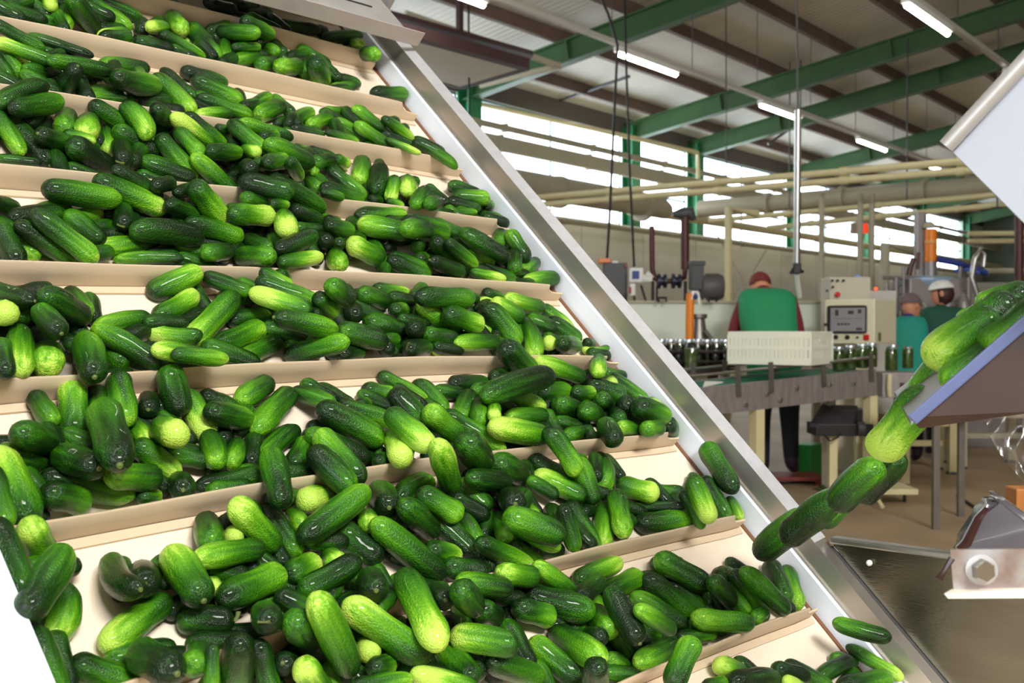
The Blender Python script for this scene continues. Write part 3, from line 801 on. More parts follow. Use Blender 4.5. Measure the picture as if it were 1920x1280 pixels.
1223,1626,156,1225,1685,214,30,0,2,4,0,0
866,1150,-319,801,1182,-288,27,0,0,7,0,0
1127,1915,440,1202,1924,449,27,0,0,2,0,0
1771,1891,419,1698,1905,432,30,0,1,2,0,0
1272,1617,144,1291,1671,198,27,0,1,4,0,0
1034,1012,-450,971,1065,-397,35,0,0,8,0,0
1081,1552,82,1015,1580,110,30,0,1,4,0,0
807,1176,-291,721,1180,-288,30,0,2,7,0,0
1350,1024,-423,1439,1041,-406,34,0,1,8,0,0
1196,1997,521,1203,2040,564,26,0,2,1,0,0
1322,1775,303,1347,1832,359,29,0,2,3,0,0
833,1094,-374,753,1107,-362,28,0,0,7,0,0
558,1137,-330,584,1187,-280,30,0,0,7,0,0
848,1828,355,931,1829,356,29,0,1,3,0,0
975,1695,226,899,1722,253,34,0,1,3,0,0
763,1267,-203,726,1306,-164,27,0,2,6,0,0
1691,2260,782,1633,2279,801,26,0,0,0,0,0
754,1393,-61,788,1443,-11,27,0,2,5,0,0
1214,1255,-210,1255,1305,-160,34,0,1,6,0,0
1137,1704,253,1044,1734,283,35,0,2,3,0,0
628,1257,-214,562,1280,-191,26,0,0,6,0,0
928,1739,264,885,1783,308,26,0,0,3,0,0
1701,1574,101,1631,1579,106,26,0,0,4,0,0
982,2009,553,921,2043,588,32,0,1,1,0,0
1792,2083,607,1722,2101,624,26,0,0,1,0,0
1923,1697,224,1849,1700,227,28,0,1,3,0,0
1280,1094,-375,1294,1137,-333,26,0,1,7,0,0
1225,1560,90,1297,1590,120,31,0,0,4,0,0
1324,2060,583,1321,2104,627,26,0,1,1,0,0
1347,2007,548,1290,2029,570,26,0,0,1,0,0
1545,1640,169,1625,1651,179,28,0,1,4,0,0
1444,1347,-123,1376,1353,-116,28,0,1,6,0,0
1656,1718,248,1743,1735,265,31,0,1,3,0,0
1079,1863,389,1124,1897,423,28,0,2,2,0,0
1075,1627,154,1133,1645,172,26,0,2,4,0,0
1301,1855,382,1383,1866,393,28,0,2,2,0,0
869,1307,-164,841,1352,-120,26,0,2,6,0,0
1044,997,-454,968,1014,-436,28,0,2,8,0,0
1538,1253,-215,1597,1281,-187,30,0,0,6,0,0
710,1320,-152,785,1322,-149,26,0,2,6,0,0
1698,1273,-196,1630,1290,-179,28,0,1,6,0,0
1207,1291,-180,1138,1297,-174,26,0,2,6,0,0
1540,1232,-222,1607,1245,-209,26,0,2,6,0,0
1552,1312,-159,1501,1337,-134,26,0,1,6,0,0
1141,1891,418,1213,1905,432,29,0,0,2,0,0
994,2019,543,1055,2042,565,26,0,1,1,0,0
865,1183,-285,907,1230,-238,29,0,1,7,0,0
1366,1168,-296,1315,1226,-238,34,0,1,7,0,0
1026,1194,-275,1088,1218,-251,27,0,0,7,0,0
1128,1808,334,1195,1836,363,28,0,0,2,0,0
1573,2197,721,1638,2203,727,28,0,1,0,0,0
1028,1054,-398,1090,1067,-386,26,0,1,7,0,0
1295,2019,563,1209,2023,567,30,0,0,1,0,0
1422,1103,-366,1353,1112,-357,27,0,2,7,0,0
1776,1355,-115,1716,1377,-93,28,0,2,6,0,0
1645,1724,251,1640,1772,299,28,0,0,3,0,0
1541,1561,89,1482,1582,109,26,0,2,4,0,0
1188,1422,-49,1123,1441,-30,27,0,2,5,0,0
1278,1878,403,1342,1894,419,26,0,2,2,0,0
1217,1081,-365,1139,1101,-345,35,0,0,7,0,0
1821,1095,-374,1856,1131,-339,26,0,2,7,0,0
706,1100,-366,622,1107,-360,31,0,2,7,0,0
918,1659,186,975,1680,207,26,0,2,4,0,0
983,1601,130,1037,1639,168,28,0,0,4,0,0
1771,1713,242,1779,1764,292,29,0,1,3,0,0
1222,1074,-394,1290,1075,-394,27,0,0,8,0,0
1835,1613,140,1899,1631,158,27,0,2,4,0,0
750,1389,-78,831,1395,-71,33,0,0,5,0,0
786,1442,-29,784,1498,26,27,0,1,5,0,0
1350,1668,194,1419,1683,210,26,0,2,4,0,0
1712,2164,704,1676,2213,752,26,0,0,0,0,0
584,1324,-146,668,1325,-145,28,0,1,6,0,0
632,1380,-86,655,1451,-15,35,0,2,5,0,0
636,1180,-272,565,1186,-265,28,0,2,7,0,0
1574,2118,642,1511,2140,664,27,0,0,1,0,0
1122,1701,228,1197,1706,233,27,0,2,3,0,0
1800,1554,87,1733,1586,119,35,0,0,4,0,0
901,1118,-351,825,1125,-344,27,0,2,7,0,0
1476,1079,-371,1461,1128,-323,29,0,0,7,0,0
1507,1434,-35,1579,1446,-22,30,0,1,5,0,0
1575,1100,-366,1641,1122,-344,30,0,2,7,0,0
1391,2169,693,1416,2217,740,27,0,0,0,0,0
1371,1773,305,1399,1829,361,35,0,2,3,0,0
1374,1253,-216,1294,1267,-202,28,0,1,6,0,0
1659,996,-470,1704,1036,-430,30,0,2,8,0,0
1067,1313,-157,1144,1319,-151,27,0,1,6,0,0
1191,1552,81,1178,1604,132,28,0,0,4,0,0
1132,2106,631,1069,2118,642,28,0,0,1,0,0
1426,1770,316,1481,1814,360,30,0,0,3,0,0
886,1075,-374,818,1102,-347,31,0,1,7,0,0
1237,1239,-210,1316,1247,-202,33,0,0,6,0,0
1129,1248,-223,1163,1286,-185,26,0,0,6,0,0
1365,1700,231,1285,1714,245,33,0,1,3,0,0
1128,1146,-323,1061,1169,-300,27,0,1,7,0,0
947,1468,-2,1008,1491,20,28,0,0,5,0,0
1690,1043,-424,1608,1056,-411,28,0,1,8,0,0
1190,1427,-44,1236,1475,4,28,0,2,5,0,0
1194,982,-482,1201,1042,-423,33,0,2,8,0,0
1385,1603,130,1450,1614,141,26,0,1,4,0,0
954,1176,-292,1020,1196,-273,28,0,1,7,0,0
1815,1270,-201,1837,1318,-152,27,0,2,6,0,0
1012,1660,188,1070,1684,211,28,0,0,4,0,0
1596,1525,53,1674,1526,54,26,0,2,5,0,0
1340,1746,290,1360,1798,341,28,0,0,3,0,0
1097,1706,235,1031,1727,256,30,0,1,3,0,0
1025,1084,-381,982,1138,-327,32,0,2,7,0,0
712,1079,-371,630,1084,-366,29,0,0,7,0,0
1499,1848,374,1543,1900,426,28,0,2,2,0,0
1826,1074,-377,1880,1103,-348,29,0,0,7,0,0
1346,1914,440,1284,1933,459,28,0,2,2,0,0
1057,2007,548,1063,2059,600,26,0,2,1,0,0
1027,1486,15,1078,1525,54,28,0,0,5,0,0
1208,1631,159,1132,1632,160,28,0,1,4,0,0
1009,1154,-298,941,1166,-286,27,0,1,7,0,0
1265,1139,-330,1316,1172,-298,26,0,1,7,0,0
1685,1925,451,1623,1953,479,28,0,1,2,0,0
1194,1616,143,1129,1617,145,27,0,0,4,0,0
1068,1608,135,1142,1608,136,27,0,1,4,0,0
1397,2019,562,1382,2067,610,29,0,1,1,0,0
1536,1927,452,1506,1972,496,26,0,2,2,0,0
1512,1641,171,1573,1669,198,30,0,1,4,0,0
1965,843,-624,1902,863,-604,28,0,2,9,0,0
565,1075,-376,575,1128,-324,28,0,1,7,0,0
686,1280,-190,684,1329,-141,27,0,1,6,0,0
1118,1032,-434,1151,1080,-386,30,0,2,8,0,0
960,1580,107,1025,1590,117,26,0,2,4,0,0
1719,1874,404,1796,1882,411,32,0,1,2,0,0
1364,1747,294,1431,1798,345,33,0,2,3,0,0
932,997,-468,898,1060,-405,32,0,1,8,0,0
1805,1534,81,1879,1542,89,30,0,2,4,0,0
1519,940,-528,1514,986,-482,27,0,2,8,0,0
1669,2245,772,1583,2263,790,33,0,1,0,0,0
1673,1796,322,1697,1839,364,27,0,1,3,0,0
1516,1231,-222,1539,1275,-179,26,0,1,6,0,0
1772,844,-604,1695,872,-575,31,0,0,9,0,0
1013,1083,-365,934,1085,-364,32,0,0,7,0,0
1549,2093,617,1501,2127,651,26,0,1,1,0,0
1364,1835,361,1285,1836,362,27,0,2,2,0,0
1401,1738,265,1414,1786,313,28,0,0,3,0,0
1266,1588,138,1240,1647,196,34,0,1,4,0,0
1123,1290,-178,1049,1304,-165,30,0,0,6,0,0
779,1112,-357,813,1156,-314,27,0,2,7,0,0
666,1399,-70,708,1446,-23,31,0,2,5,0,0
1285,1021,-448,1361,1025,-444,26,0,1,8,0,0
1629,1329,-141,1627,1380,-90,28,0,1,6,0,0
1206,1771,299,1266,1801,329,29,0,2,3,0,0
1495,2190,732,1575,2193,735,30,0,0,0,0,0
1479,1159,-293,1435,1193,-259,28,0,2,7,0,0
1309,1433,-38,1254,1457,-14,27,0,2,5,0,0
1856,1428,-44,1797,1448,-24,26,0,2,5,0,0
1041,1558,87,963,1573,102,28,0,0,4,0,0
1374,1299,-171,1336,1342,-129,27,0,1,6,0,0
1548,2157,679,1622,2165,687,26,0,0,0,0,0
1496,1257,-213,1482,1311,-159,27,0,2,6,0,0
943,1314,-157,991,1353,-119,26,0,1,6,0,0
1616,1147,-306,1558,1168,-285,26,0,0,7,0,0
1078,1910,452,1004,1929,471,27,0,0,2,0,0
1651,1847,373,1709,1879,405,27,0,2,2,0,0
983,2004,529,1055,2019,544,28,0,2,1,0,0
1304,1653,181,1357,1684,212,28,0,0,4,0,0
935,1413,-53,853,1428,-37,35,0,0,5,0,0
1787,1248,-219,1710,1250,-217,32,0,1,6,0,0
1257,1494,43,1329,1514,63,32,0,1,5,0,0
698,1471,-1,659,1508,36,27,0,0,5,0,0
1872,1557,84,1810,1562,90,26,0,1,4,0,0
1863,1599,129,1937,1615,145,31,0,1,4,0,0
689,1043,-426,742,1074,-395,26,0,2,7,0,0
1672,2144,690,1586,2176,722,35,0,1,0,0,0
1863,824,-642,1944,834,-632,28,0,1,9,0,0
1474,1274,-192,1390,1288,-179,32,0,1,6,0,0
1083,1179,-289,1161,1202,-266,29,0,2,7,0,0
754,1605,153,847,1623,171,32,0,1,4,0,0
836,1072,-397,904,1073,-397,26,0,2,7,0,0
1319,1310,-143,1276,1352,-102,27,0,1,6,0,0
1259,1694,225,1216,1742,273,33,0,0,3,0,0
1031,1237,-213,945,1246,-204,30,0,1,6,0,0
1695,1123,-346,1629,1151,-318,27,0,1,7,0,0
1421,969,-498,1466,1013,-454,28,0,1,8,0,0
786,1083,-370,712,1092,-361,26,0,0,7,0,0
1197,2072,614,1139,2095,636,28,0,2,1,0,0
1865,1249,-222,1802,1253,-218,26,0,1,6,0,0
786,1155,-298,725,1158,-295,26,0,1,7,0,0
951,1597,127,977,1650,179,30,0,0,4,0,0
1104,1895,437,1083,1945,488,27,0,1,2,0,0
1096,1581,109,1169,1609,137,28,0,0,4,0,0
737,1531,81,734,1594,144,35,0,1,4,0,0
1213,1743,269,1162,1771,297,27,0,2,3,0,0
1607,1384,-83,1638,1443,-24,32,0,2,5,0,0
1086,1035,-434,1019,1052,-417,26,0,0,8,0,0
1814,1114,-337,1875,1144,-308,27,0,0,7,0,0
1505,1236,-214,1428,1262,-189,30,0,2,6,0,0
896,1778,304,923,1826,351,27,0,0,3,0,0
1543,1777,304,1524,1822,348,27,0,2,3,0,0
1793,1698,241,1718,1702,245,26,0,2,3,0,0
1781,2302,825,1715,2313,836,28,0,1,0,0,0
1520,1549,77,1583,1554,82,26,0,0,4,0,0
1169,1499,26,1130,1538,65,26,0,2,5,0,0
980,1261,-209,909,1268,-202,27,0,1,6,0,0
1308,1752,282,1302,1816,346,33,0,2,3,0,0
1493,1847,372,1469,1886,411,26,0,1,2,0,0
813,1012,-457,855,1056,-413,26,0,2,8,0,0
1087,1975,503,1012,1983,511,31,0,2,1,0,0
1125,2071,595,1142,2118,642,27,0,2,1,0,0
1742,2048,572,1707,2091,615,27,0,0,1,0,0
1325,1125,-345,1380,1143,-327,26,0,2,7,0,0
915,1303,-168,930,1354,-117,27,0,0,6,0,0
890,1146,-323,854,1188,-281,28,0,1,7,0,0
1129,2150,680,1206,2173,702,35,0,2,0,0,0
888,1574,123,850,1622,171,33,0,2,4,0,0
1057,1627,153,1069,1669,195,26,0,0,4,0,0
1763,1400,-69,1827,1425,-45,30,0,2,5,0,0
1872,920,-527,1834,967,-481,32,0,1,8,0,0
716,1467,-4,774,1499,27,27,0,0,5,0,0
1149,2062,586,1222,2076,600,27,0,0,1,0,0
935,1657,204,861,1665,211,30,0,2,4,0,0
1817,1738,266,1790,1785,313,30,0,1,3,0,0
1296,2160,688,1227,2200,729,34,0,1,0,0,0
1711,1570,115,1744,1609,153,27,0,2,4,0,0
1213,1853,400,1133,1856,403,34,0,0,2,0,0
969,1898,423,1041,1919,444,27,0,2,2,0,0
1628,1689,236,1618,1741,287,30,0,1,3,0,0
1562,2095,637,1601,2134,675,28,0,0,1,0,0
1609,1037,-432,1547,1044,-425,26,0,0,8,0,0
1581,1699,226,1513,1731,258,27,0,1,3,0,0
1706,1457,-14,1669,1494,23,28,0,0,5,0,0
1429,1640,168,1360,1647,175,28,0,0,4,0,0
1524,1143,-326,1595,1159,-310,26,0,2,7,0,0
1024,1725,270,1068,1766,311,30,0,2,3,0,0
981,2085,608,1035,2114,637,26,0,2,1,0,0
1760,2035,578,1731,2083,626,30,0,2,1,0,0
1628,1315,-156,1704,1323,-148,26,0,0,6,0,0
1313,1579,109,1313,1637,167,30,0,1,4,0,0
1945,1756,303,1855,1775,322,32,0,1,3,0,0
1226,1754,302,1140,1776,324,34,0,0,3,0,0
632,1245,-223,561,1249,-219,30,0,2,6,0,0
1375,1425,-45,1438,1453,-17,28,0,2,5,0,0
1174,1646,172,1201,1687,214,26,0,2,4,0,0
1378,1477,7,1316,1508,38,30,0,0,5,0,0
1459,1657,184,1528,1663,189,26,0,1,4,0,0
1468,1500,46,1529,1527,73,28,0,2,5,0,0
1172,1461,-5,1246,1495,29,35,0,2,5,0,0
817,1474,2,830,1516,44,26,0,2,5,0,0
974,1847,374,963,1901,428,29,0,1,2,0,0
1153,985,-483,1136,1037,-432,27,0,0,8,0,0
1139,1768,295,1094,1815,342,28,0,1,3,0,0
996,1638,166,1013,1690,218,28,0,1,4,0,0
922,1127,-342,855,1140,-330,26,0,2,7,0,0
1399,1924,448,1414,1970,494,26,0,0,2,0,0
1292,1148,-302,1241,1186,-264,30,0,0,7,0,0
1348,2165,705,1292,2186,725,26,0,2,0,0,0
829,1448,-23,897,1463,-8,28,0,0,5,0,0
1738,1939,465,1776,1984,510,28,0,2,2,0,0
1580,2076,606,1489,2085,614,35,0,0,1,0,0
1759,1262,-208,1792,1302,-168,28,0,0,6,0,0
1641,962,-505,1572,966,-501,28,0,1,8,0,0
1471,1453,-2,1400,1467,12,26,0,1,5,0,0
747,1260,-193,695,1286,-167,27,0,2,6,0,0
1245,1569,114,1227,1614,159,28,0,2,4,0,0
1704,1429,-41,1745,1480,10,28,0,2,5,0,0
1254,1043,-407,1182,1067,-383,29,0,0,8,0,0
1492,1723,251,1463,1770,297,28,0,2,3,0,0
1963,1889,416,1882,1911,438,29,0,1,2,0,0
1915,1584,110,1840,1589,116,26,0,0,4,0,0
831,1310,-160,803,1358,-114,26,0,0,6,0,0
1606,2173,696,1536,2195,718,26,0,0,0,0,0
1856,1656,187,1769,1666,198,33,0,2,3,0,0
1954,2154,680,1954,2216,742,30,0,2,0,0,0
1309,1267,-186,1244,1274,-179,27,0,0,6,0,0
1060,1539,84,995,1540,85,27,0,0,4,0,0
1512,1421,-29,1430,1433,-17,33,0,2,5,0,0
1260,1331,-139,1207,1360,-111,27,0,2,6,0,0
1588,1165,-288,1566,1208,-246,26,0,2,7,0,0
730,1332,-137,797,1350,-120,28,0,1,6,0,0
1220,1559,90,1208,1614,145,32,0,1,4,0,0
1892,1705,231,1838,1736,262,26,0,2,3,0,0
905,2004,528,979,2007,532,27,0,0,1,0,0
1285,2091,615,1335,2130,654,27,0,1,1,0,0
905,1402,-53,826,1403,-51,26,0,2,5,0,0
1032,2025,567,955,2042,584,27,0,1,1,0,0
1717,1604,148,1655,1634,178,26,0,2,4,0,0
1022,1635,180,1086,1671,215,28,0,2,4,0,0
1826,1680,223,1782,1717,260,26,0,2,3,0,0
837,1799,342,898,1813,356,27,0,0,3,0,0
1941,1260,-207,1894,1302,-165,32,0,2,6,0,0
1714,947,-520,1645,953,-514,28,0,1,8,0,0
1233,1744,271,1295,1768,295,28,0,1,3,0,0
713,1510,38,780,1524,52,27,0,0,5,0,0
1604,2218,758,1535,2231,770,26,0,0,0,0,0
979,1012,-456,925,1046,-422,27,0,1,8,0,0
1268,1457,-12,1271,1508,38,30,0,0,5,0,0
1130,983,-484,1114,1034,-434,28,0,1,8,0,0
1136,1161,-308,1169,1199,-271,27,0,0,7,0,0
1715,1633,166,1660,1678,210,35,0,2,4,0,0
1016,1844,389,1022,1899,443,30,0,1,2,0,0
1940,1636,165,1954,1683,211,28,0,2,4,0,0
1220,1496,25,1154,1527,56,28,0,1,5,0,0
1232,1247,-223,1163,1264,-205,28,0,2,6,0,0
1000,1780,306,1004,1833,359,26,0,2,3,0,0
1281,1245,-226,1357,1247,-223,26,0,1,6,0,0
1423,1533,78,1471,1573,117,26,0,2,4,0,0
1679,2266,811,1759,2277,822,34,0,0,0,0,0
1291,932,-531,1312,987,-477,33,0,2,8,0,0
837,1138,-315,777,1163,-290,26,0,2,7,0,0
792,1739,265,819,1792,318,26,0,0,3,0,0
1740,1536,84,1815,1541,88,30,0,2,4,0,0
1342,2191,717,1271,2210,736,31,0,1,0,0,0
1917,2208,730,1967,2232,755,26,0,0,0,0,0
1796,1934,464,1871,1960,490,34,0,0,2,0,0
1020,1595,139,1056,1635,178,26,0,1,4,0,0
1610,1602,129,1671,1629,156,27,0,1,4,0,0
1670,1759,284,1711,1801,326,26,0,1,3,0,0
1335,1132,-315,1407,1173,-275,34,0,0,7,0,0
967,1922,464,1025,1956,498,26,0,1,2,0,0
1025,1220,-250,1091,1229,-241,27,0,0,6,0,0
918,1098,-354,978,1128,-324,28,0,2,7,0,0
1284,2003,545,1216,2006,547,27,0,0,1,0,0
964,1848,393,912,1891,435,30,0,2,2,0,0
1427,1646,173,1487,1682,209,27,0,1,4,0,0
870,1262,-207,910,1313,-157,28,0,1,6,0,0
699,1465,-7,630,1466,-6,26,0,2,5,0,0
932,1650,177,987,1670,197,26,0,0,4,0,0
1862,989,-479,1822,1034,-435,27,0,0,8,0,0
862,1575,107,790,1604,136,34,0,0,4,0,0
1595,2212,753,1657,2234,774,28,0,2,0,0,0
1925,1864,411,1850,1889,436,33,0,0,2,0,0
1410,1703,230,1470,1723,249,27,0,1,3,0,0
1738,1541,85,1689,1580,124,26,0,0,4,0,0
1865,1296,-174,1908,1345,-126,27,0,0,6,0,0
1444,1244,-222,1378,1282,-184,33,0,1,6,0,0
1038,1085,-384,1038,1139,-330,27,0,1,7,0,0
1037,1386,-64,956,1422,-29,33,0,1,5,0,0
1165,1433,-19,1087,1448,-3,31,0,1,5,0,0
1153,1496,43,1086,1521,68,30,0,2,5,0,0
1630,1483,27,1688,1500,44,26,0,1,5,0,0
1315,1442,-29,1382,1443,-27,28,0,2,5,0,0
1606,1543,71,1668,1558,86,27,0,2,4,0,0
1700,1891,436,1692,1951,495,30,0,1,2,0,0
907,1071,-398,974,1075,-395,26,0,2,7,0,0
1435,954,-497,1476,996,-455,27,0,2,8,0,0
1799,985,-482,1716,989,-478,28,0,0,8,0,0
1323,1399,-52,1304,1450,-2,31,0,0,5,0,0
1055,2051,579,1019,2099,626,31,0,2,1,0,0
1443,1285,-167,1484,1325,-128,28,0,1,6,0,0
1559,1477,8,1578,1531,61,29,0,0,5,0,0
1665,2068,593,1620,2103,627,27,0,1,1,0,0
1594,1848,393,1628,1908,453,31,0,1,2,0,0
1660,1591,118,1597,1592,119,26,0,1,4,0,0
1014,1482,11,1013,1536,64,28,0,2,5,0,0
870,1087,-382,922,1122,-347,27,0,0,7,0,0
1528,1337,-117,1457,1337,-117,27,0,2,6,0,0
1091,1657,202,1159,1676,221,29,0,0,3,0,0
1770,1087,-364,1796,1133,-318,28,0,1,7,0,0
1363,2095,619,1405,2133,657,27,0,1,1,0,0
1779,2095,624,1708,2138,666,34,0,2,1,0,0
1196,1729,255,1153,1765,290,26,0,1,3,0,0
1811,2224,748,1882,2230,754,28,0,2,0,0,0
1333,1521,48,1402,1534,61,26,0,1,4,0,0
1063,1170,-300,1012,1193,-277,26,0,0,7,0,0
1313,1895,420,1242,1921,446,26,0,0,2,0,0
1654,970,-498,1691,1005,-463,26,0,2,8,0,0
916,1870,396,854,1905,432,28,0,2,2,0,0
1049,1964,488,984,1976,500,26,0,1,2,0,0
1945,1384,-69,1879,1394,-59,27,0,0,5,0,0
802,1255,-215,761,1289,-182,26,0,0,6,0,0
1714,1292,-179,1774,1321,-150,26,0,2,6,0,0
1507,2154,677,1539,2192,715,27,0,0,0,0,0
1618,1439,-32,1611,1484,12,27,0,1,5,0,0
1651,2158,681,1703,2184,707,26,0,1,0,0,0
1969,1359,-112,1905,1371,-101,26,0,2,6,0,0
1202,1415,-55,1254,1461,-10,28,0,0,5,0,0
1232,1161,-303,1195,1213,-252,34,0,0,7,0,0
1430,1116,-354,1368,1128,-342,26,0,1,7,0,0
1701,1179,-291,1701,1226,-245,26,0,0,7,0,0
837,1553,98,898,1567,112,27,0,2,4,0,0
1605,1252,-216,1626,1307,-161,30,0,1,6,0,0
629,1238,-216,621,1285,-169,26,0,1,6,0,0
1441,1709,252,1456,1759,302,26,0,2,3,0,0
1824,1925,451,1893,1950,476,28,0,0,2,0,0
1757,1108,-341,1744,1160,-290,30,0,0,7,0,0
1182,1337,-133,1130,1373,-97,28,0,0,6,0,0
1271,1311,-160,1207,1327,-144,26,0,1,6,0,0
1536,1684,228,1498,1732,275,27,0,2,3,0,0
669,1284,-169,670,1331,-122,27,0,0,6,0,0
1711,1790,316,1781,1797,322,26,0,1,3,0,0
919,1101,-368,990,1109,-360,27,0,2,7,0,0
1706,1245,-225,1706,1290,-180,26,0,2,6,0,0
1443,2090,614,1415,2139,663,27,0,2,1,0,0
965,2018,543,908,2041,565,27,0,1,1,0,0
1471,1872,415,1513,1907,449,27,0,1,2,0,0
810,1038,-431,775,1079,-391,26,0,0,8,0,0
1597,874,-594,1539,893,-576,26,0,0,9,0,0
1758,939,-528,1701,961,-507,27,0,0,8,0,0
813,1301,-169,748,1308,-161,28,0,0,6,0,0
1622,1766,291,1669,1801,326,26,0,2,3,0,0
1204,947,-521,1212,994,-474,26,0,2,8,0,0
1128,2012,555,1207,2033,575,29,0,1,1,0,0
1086,1829,357,1162,1831,358,29,0,1,3,0,0
1191,1621,166,1204,1669,214,29,0,1,4,0,0
1323,1999,524,1374,2030,555,27,0,1,1,0,0
1506,1403,-52,1438,1416,-39,26,0,0,5,0,0
1336,1097,-356,1388,1135,-318,26,0,0,7,0,0
1685,1031,-438,1609,1040,-428,26,0,0,8,0,0
1876,1140,-328,1928,1168,-301,27,0,2,7,0,0
885,1682,226,893,1738,281,27,0,1,3,0,0
1265,1767,311,1292,1820,364,29,0,0,3,0,0
1376,1902,443,1435,1922,464,26,0,2,2,0,0
1345,963,-504,1390,1012,-455,28,0,2,8,0,0
1966,1687,232,1891,1701,246,29,0,0,3,0,0
871,1781,324,916,1817,360,27,0,0,3,0,0
1477,1498,43,1414,1508,52,26,0,0,5,0,0
934,1273,-197,972,1313,-158,27,0,1,6,0,0
886,1387,-62,970,1398,-51,34,0,2,5,0,0
918,1744,288,982,1756,299,27,0,0,3,0,0
1367,1633,177,1296,1633,177,26,0,1,4,0,0
1602,1506,50,1665,1509,53,26,0,1,5,0,0
1739,1713,239,1762,1759,285,26,0,0,3,0,0
1141,1328,-124,1094,1363,-89,29,0,2,6,0,0
915,1217,-236,977,1217,-236,26,0,2,7,0,0
800,1121,-347,850,1151,-317,28,0,2,7,0,0
1602,2045,568,1583,2085,609,26,0,1,1,0,0
1512,1141,-329,1547,1185,-285,26,0,1,7,0,0
1788,1071,-381,1829,1113,-339,26,0,2,7,0,0
910,1234,-219,838,1236,-217,28,0,2,6,0,0
1645,1441,-31,1674,1481,9,26,0,2,5,0,0
1446,1192,-278,1477,1234,-236,26,0,1,7,0,0
837,1567,94,783,1594,121,26,0,2,4,0,0
1592,1021,-448,1531,1036,-433,26,0,1,8,0,0
1785,1440,-30,1752,1490,20,29,0,1,5,0,0
1114,1910,452,1123,1956,498,27,0,0,2,0,0
1896,1223,-229,1909,1272,-180,28,0,1,6,0,0
1608,1173,-279,1656,1213,-238,28,0,1,7,0,0
840,1351,-121,880,1383,-88,26,0,0,6,0,0
999,1959,483,929,1979,503,26,0,0,2,0,0
1565,1739,264,1611,1779,305,26,0,1,3,0,0
1909,1734,262,1966,1780,308,29,0,1,3,0,0
1138,1129,-340,1076,1147,-322,28,0,0,7,0,0
904,1155,-315,902,1208,-263,26,0,1,7,0,0
1019,1851,376,1082,1877,403,26,0,2,2,0,0
1889,1622,169,1944,1655,202,30,0,2,4,0,0
1392,2000,545,1458,2035,580,32,0,0,1,0,0
1850,1588,133,1804,1624,170,28,0,1,4,0,0
1513,2109,632,1449,2116,639,26,0,0,1,0,0
866,1270,-184,810,1287,-168,26,0,2,6,0,0
891,1843,386,968,1845,389,28,0,1,2,0,0
1376,928,-522,1310,945,-506,27,0,2,8,0,0
735,1291,-163,686,1322,-132,26,0,1,6,0,0
1413,1628,157,1479,1646,174,29,0,2,4,0,0
836,1048,-401,927,1058,-391,32,0,1,8,0,0
1673,875,-593,1638,914,-554,26,0,1,9,0,0
1775,1639,187,1695,1672,219,31,0,2,4,0,0
1421,955,-513,1480,971,-498,26,0,0,8,0,0
1569,1103,-349,1616,1131,-322,26,0,0,7,0,0
1254,1869,394,1324,1871,396,26,0,0,2,0,0
1691,2000,542,1771,2016,558,28,0,1,1,0,0
957,1456,1,883,1459,3,26,0,0,5,0,0
1589,1567,111,1654,1576,120,26,0,0,4,0,0
1343,1881,405,1418,1893,418,26,0,2,2,0,0
1419,950,-501,1397,1001,-450,26,0,2,8,0,0
1092,1006,-445,1118,1053,-398,27,0,2,8,0,0
671,1156,-314,695,1196,-274,26,0,2,7,0,0
831,1196,-257,889,1212,-241,26,0,0,7,0,0
1384,1895,421,1335,1935,460,27,0,1,2,0,0
1395,1183,-286,1348,1219,-250,28,0,2,7,0,0
887,1605,133,953,1618,146,28,0,1,4,0,0
'''

# ------------------------------------------------------------------ the inclined cleated conveyor
U0, PIT, HC = 1.98680996, .214176236, .05
def bowf(x): t = min(max((1.89-x)/1.2, 0), 1.12); return .0115*4*t*(1-t)
def uk(k, x=1.89): return U0-k*PIT+bowf(x)
cv = thing('inclined_conveyor', 'steep cleated cream conveyor belt between white and stainless side walls, loaded with cucumbers', 'conveyor', K(1.25, -.55, .05)*1.0)
MB().box(K(1.24, 1.05, -.006), XV*1.47, UV*2.7, NV*.012, .002).build('belt', BELT, cv)
MB().box(K(1.9805, 1.05, -.003), XV*.011, UV*2.7, NV*.010).build('belt_edge', BROWN, cv)
def cleat(k):
    m = MB(); n = 26; xs = [.515+(1.8925-.515)*i/n for i in range(n+1)]
    rnd = random.Random(k)
    wav = [.0015*math.sin(x*7+k)+.0012*math.sin(x*17+2*k) for x in xs]
    T = .0045
    front = []; 
    for i, x in enumerate(xs): front.append((x, HC+.0008*math.sin(9*x+k), wav[i]))
    nx = [(1.899, .040, 0), (1.908, .033, 0), (1.922, .0285, 0), (1.945, .0265, 0), (1.958, .0265, 0)]
    pts = front+nx
    rf = [[K(x, uk(k, x)-T/2+w*f, h*f) for x, h, w in pts] for f in (0, .5, .96)]
    rb = [[K(x, uk(k, x)+T/2+w*f, h*f) for x, h, w in pts] for f in (.96, .5, 0)]
    top = [[K(x, uk(k, x)+w, h) for x, h, w in pts]]
    m.grid(rf+top+rb)
    fl_ = [[K(x, uk(k, x)-.016, .0005) for x, h, w in pts], [K(x, uk(k, x)-.016, .004) for x, h, w in pts], [K(x, uk(k, x)-T/2-.001, .005) for x, h, w in pts]]
    m.grid(fl_)
    m.build('cleat', CLEAT, cv, .9)
for k in range(-2, 11): cleat(k)
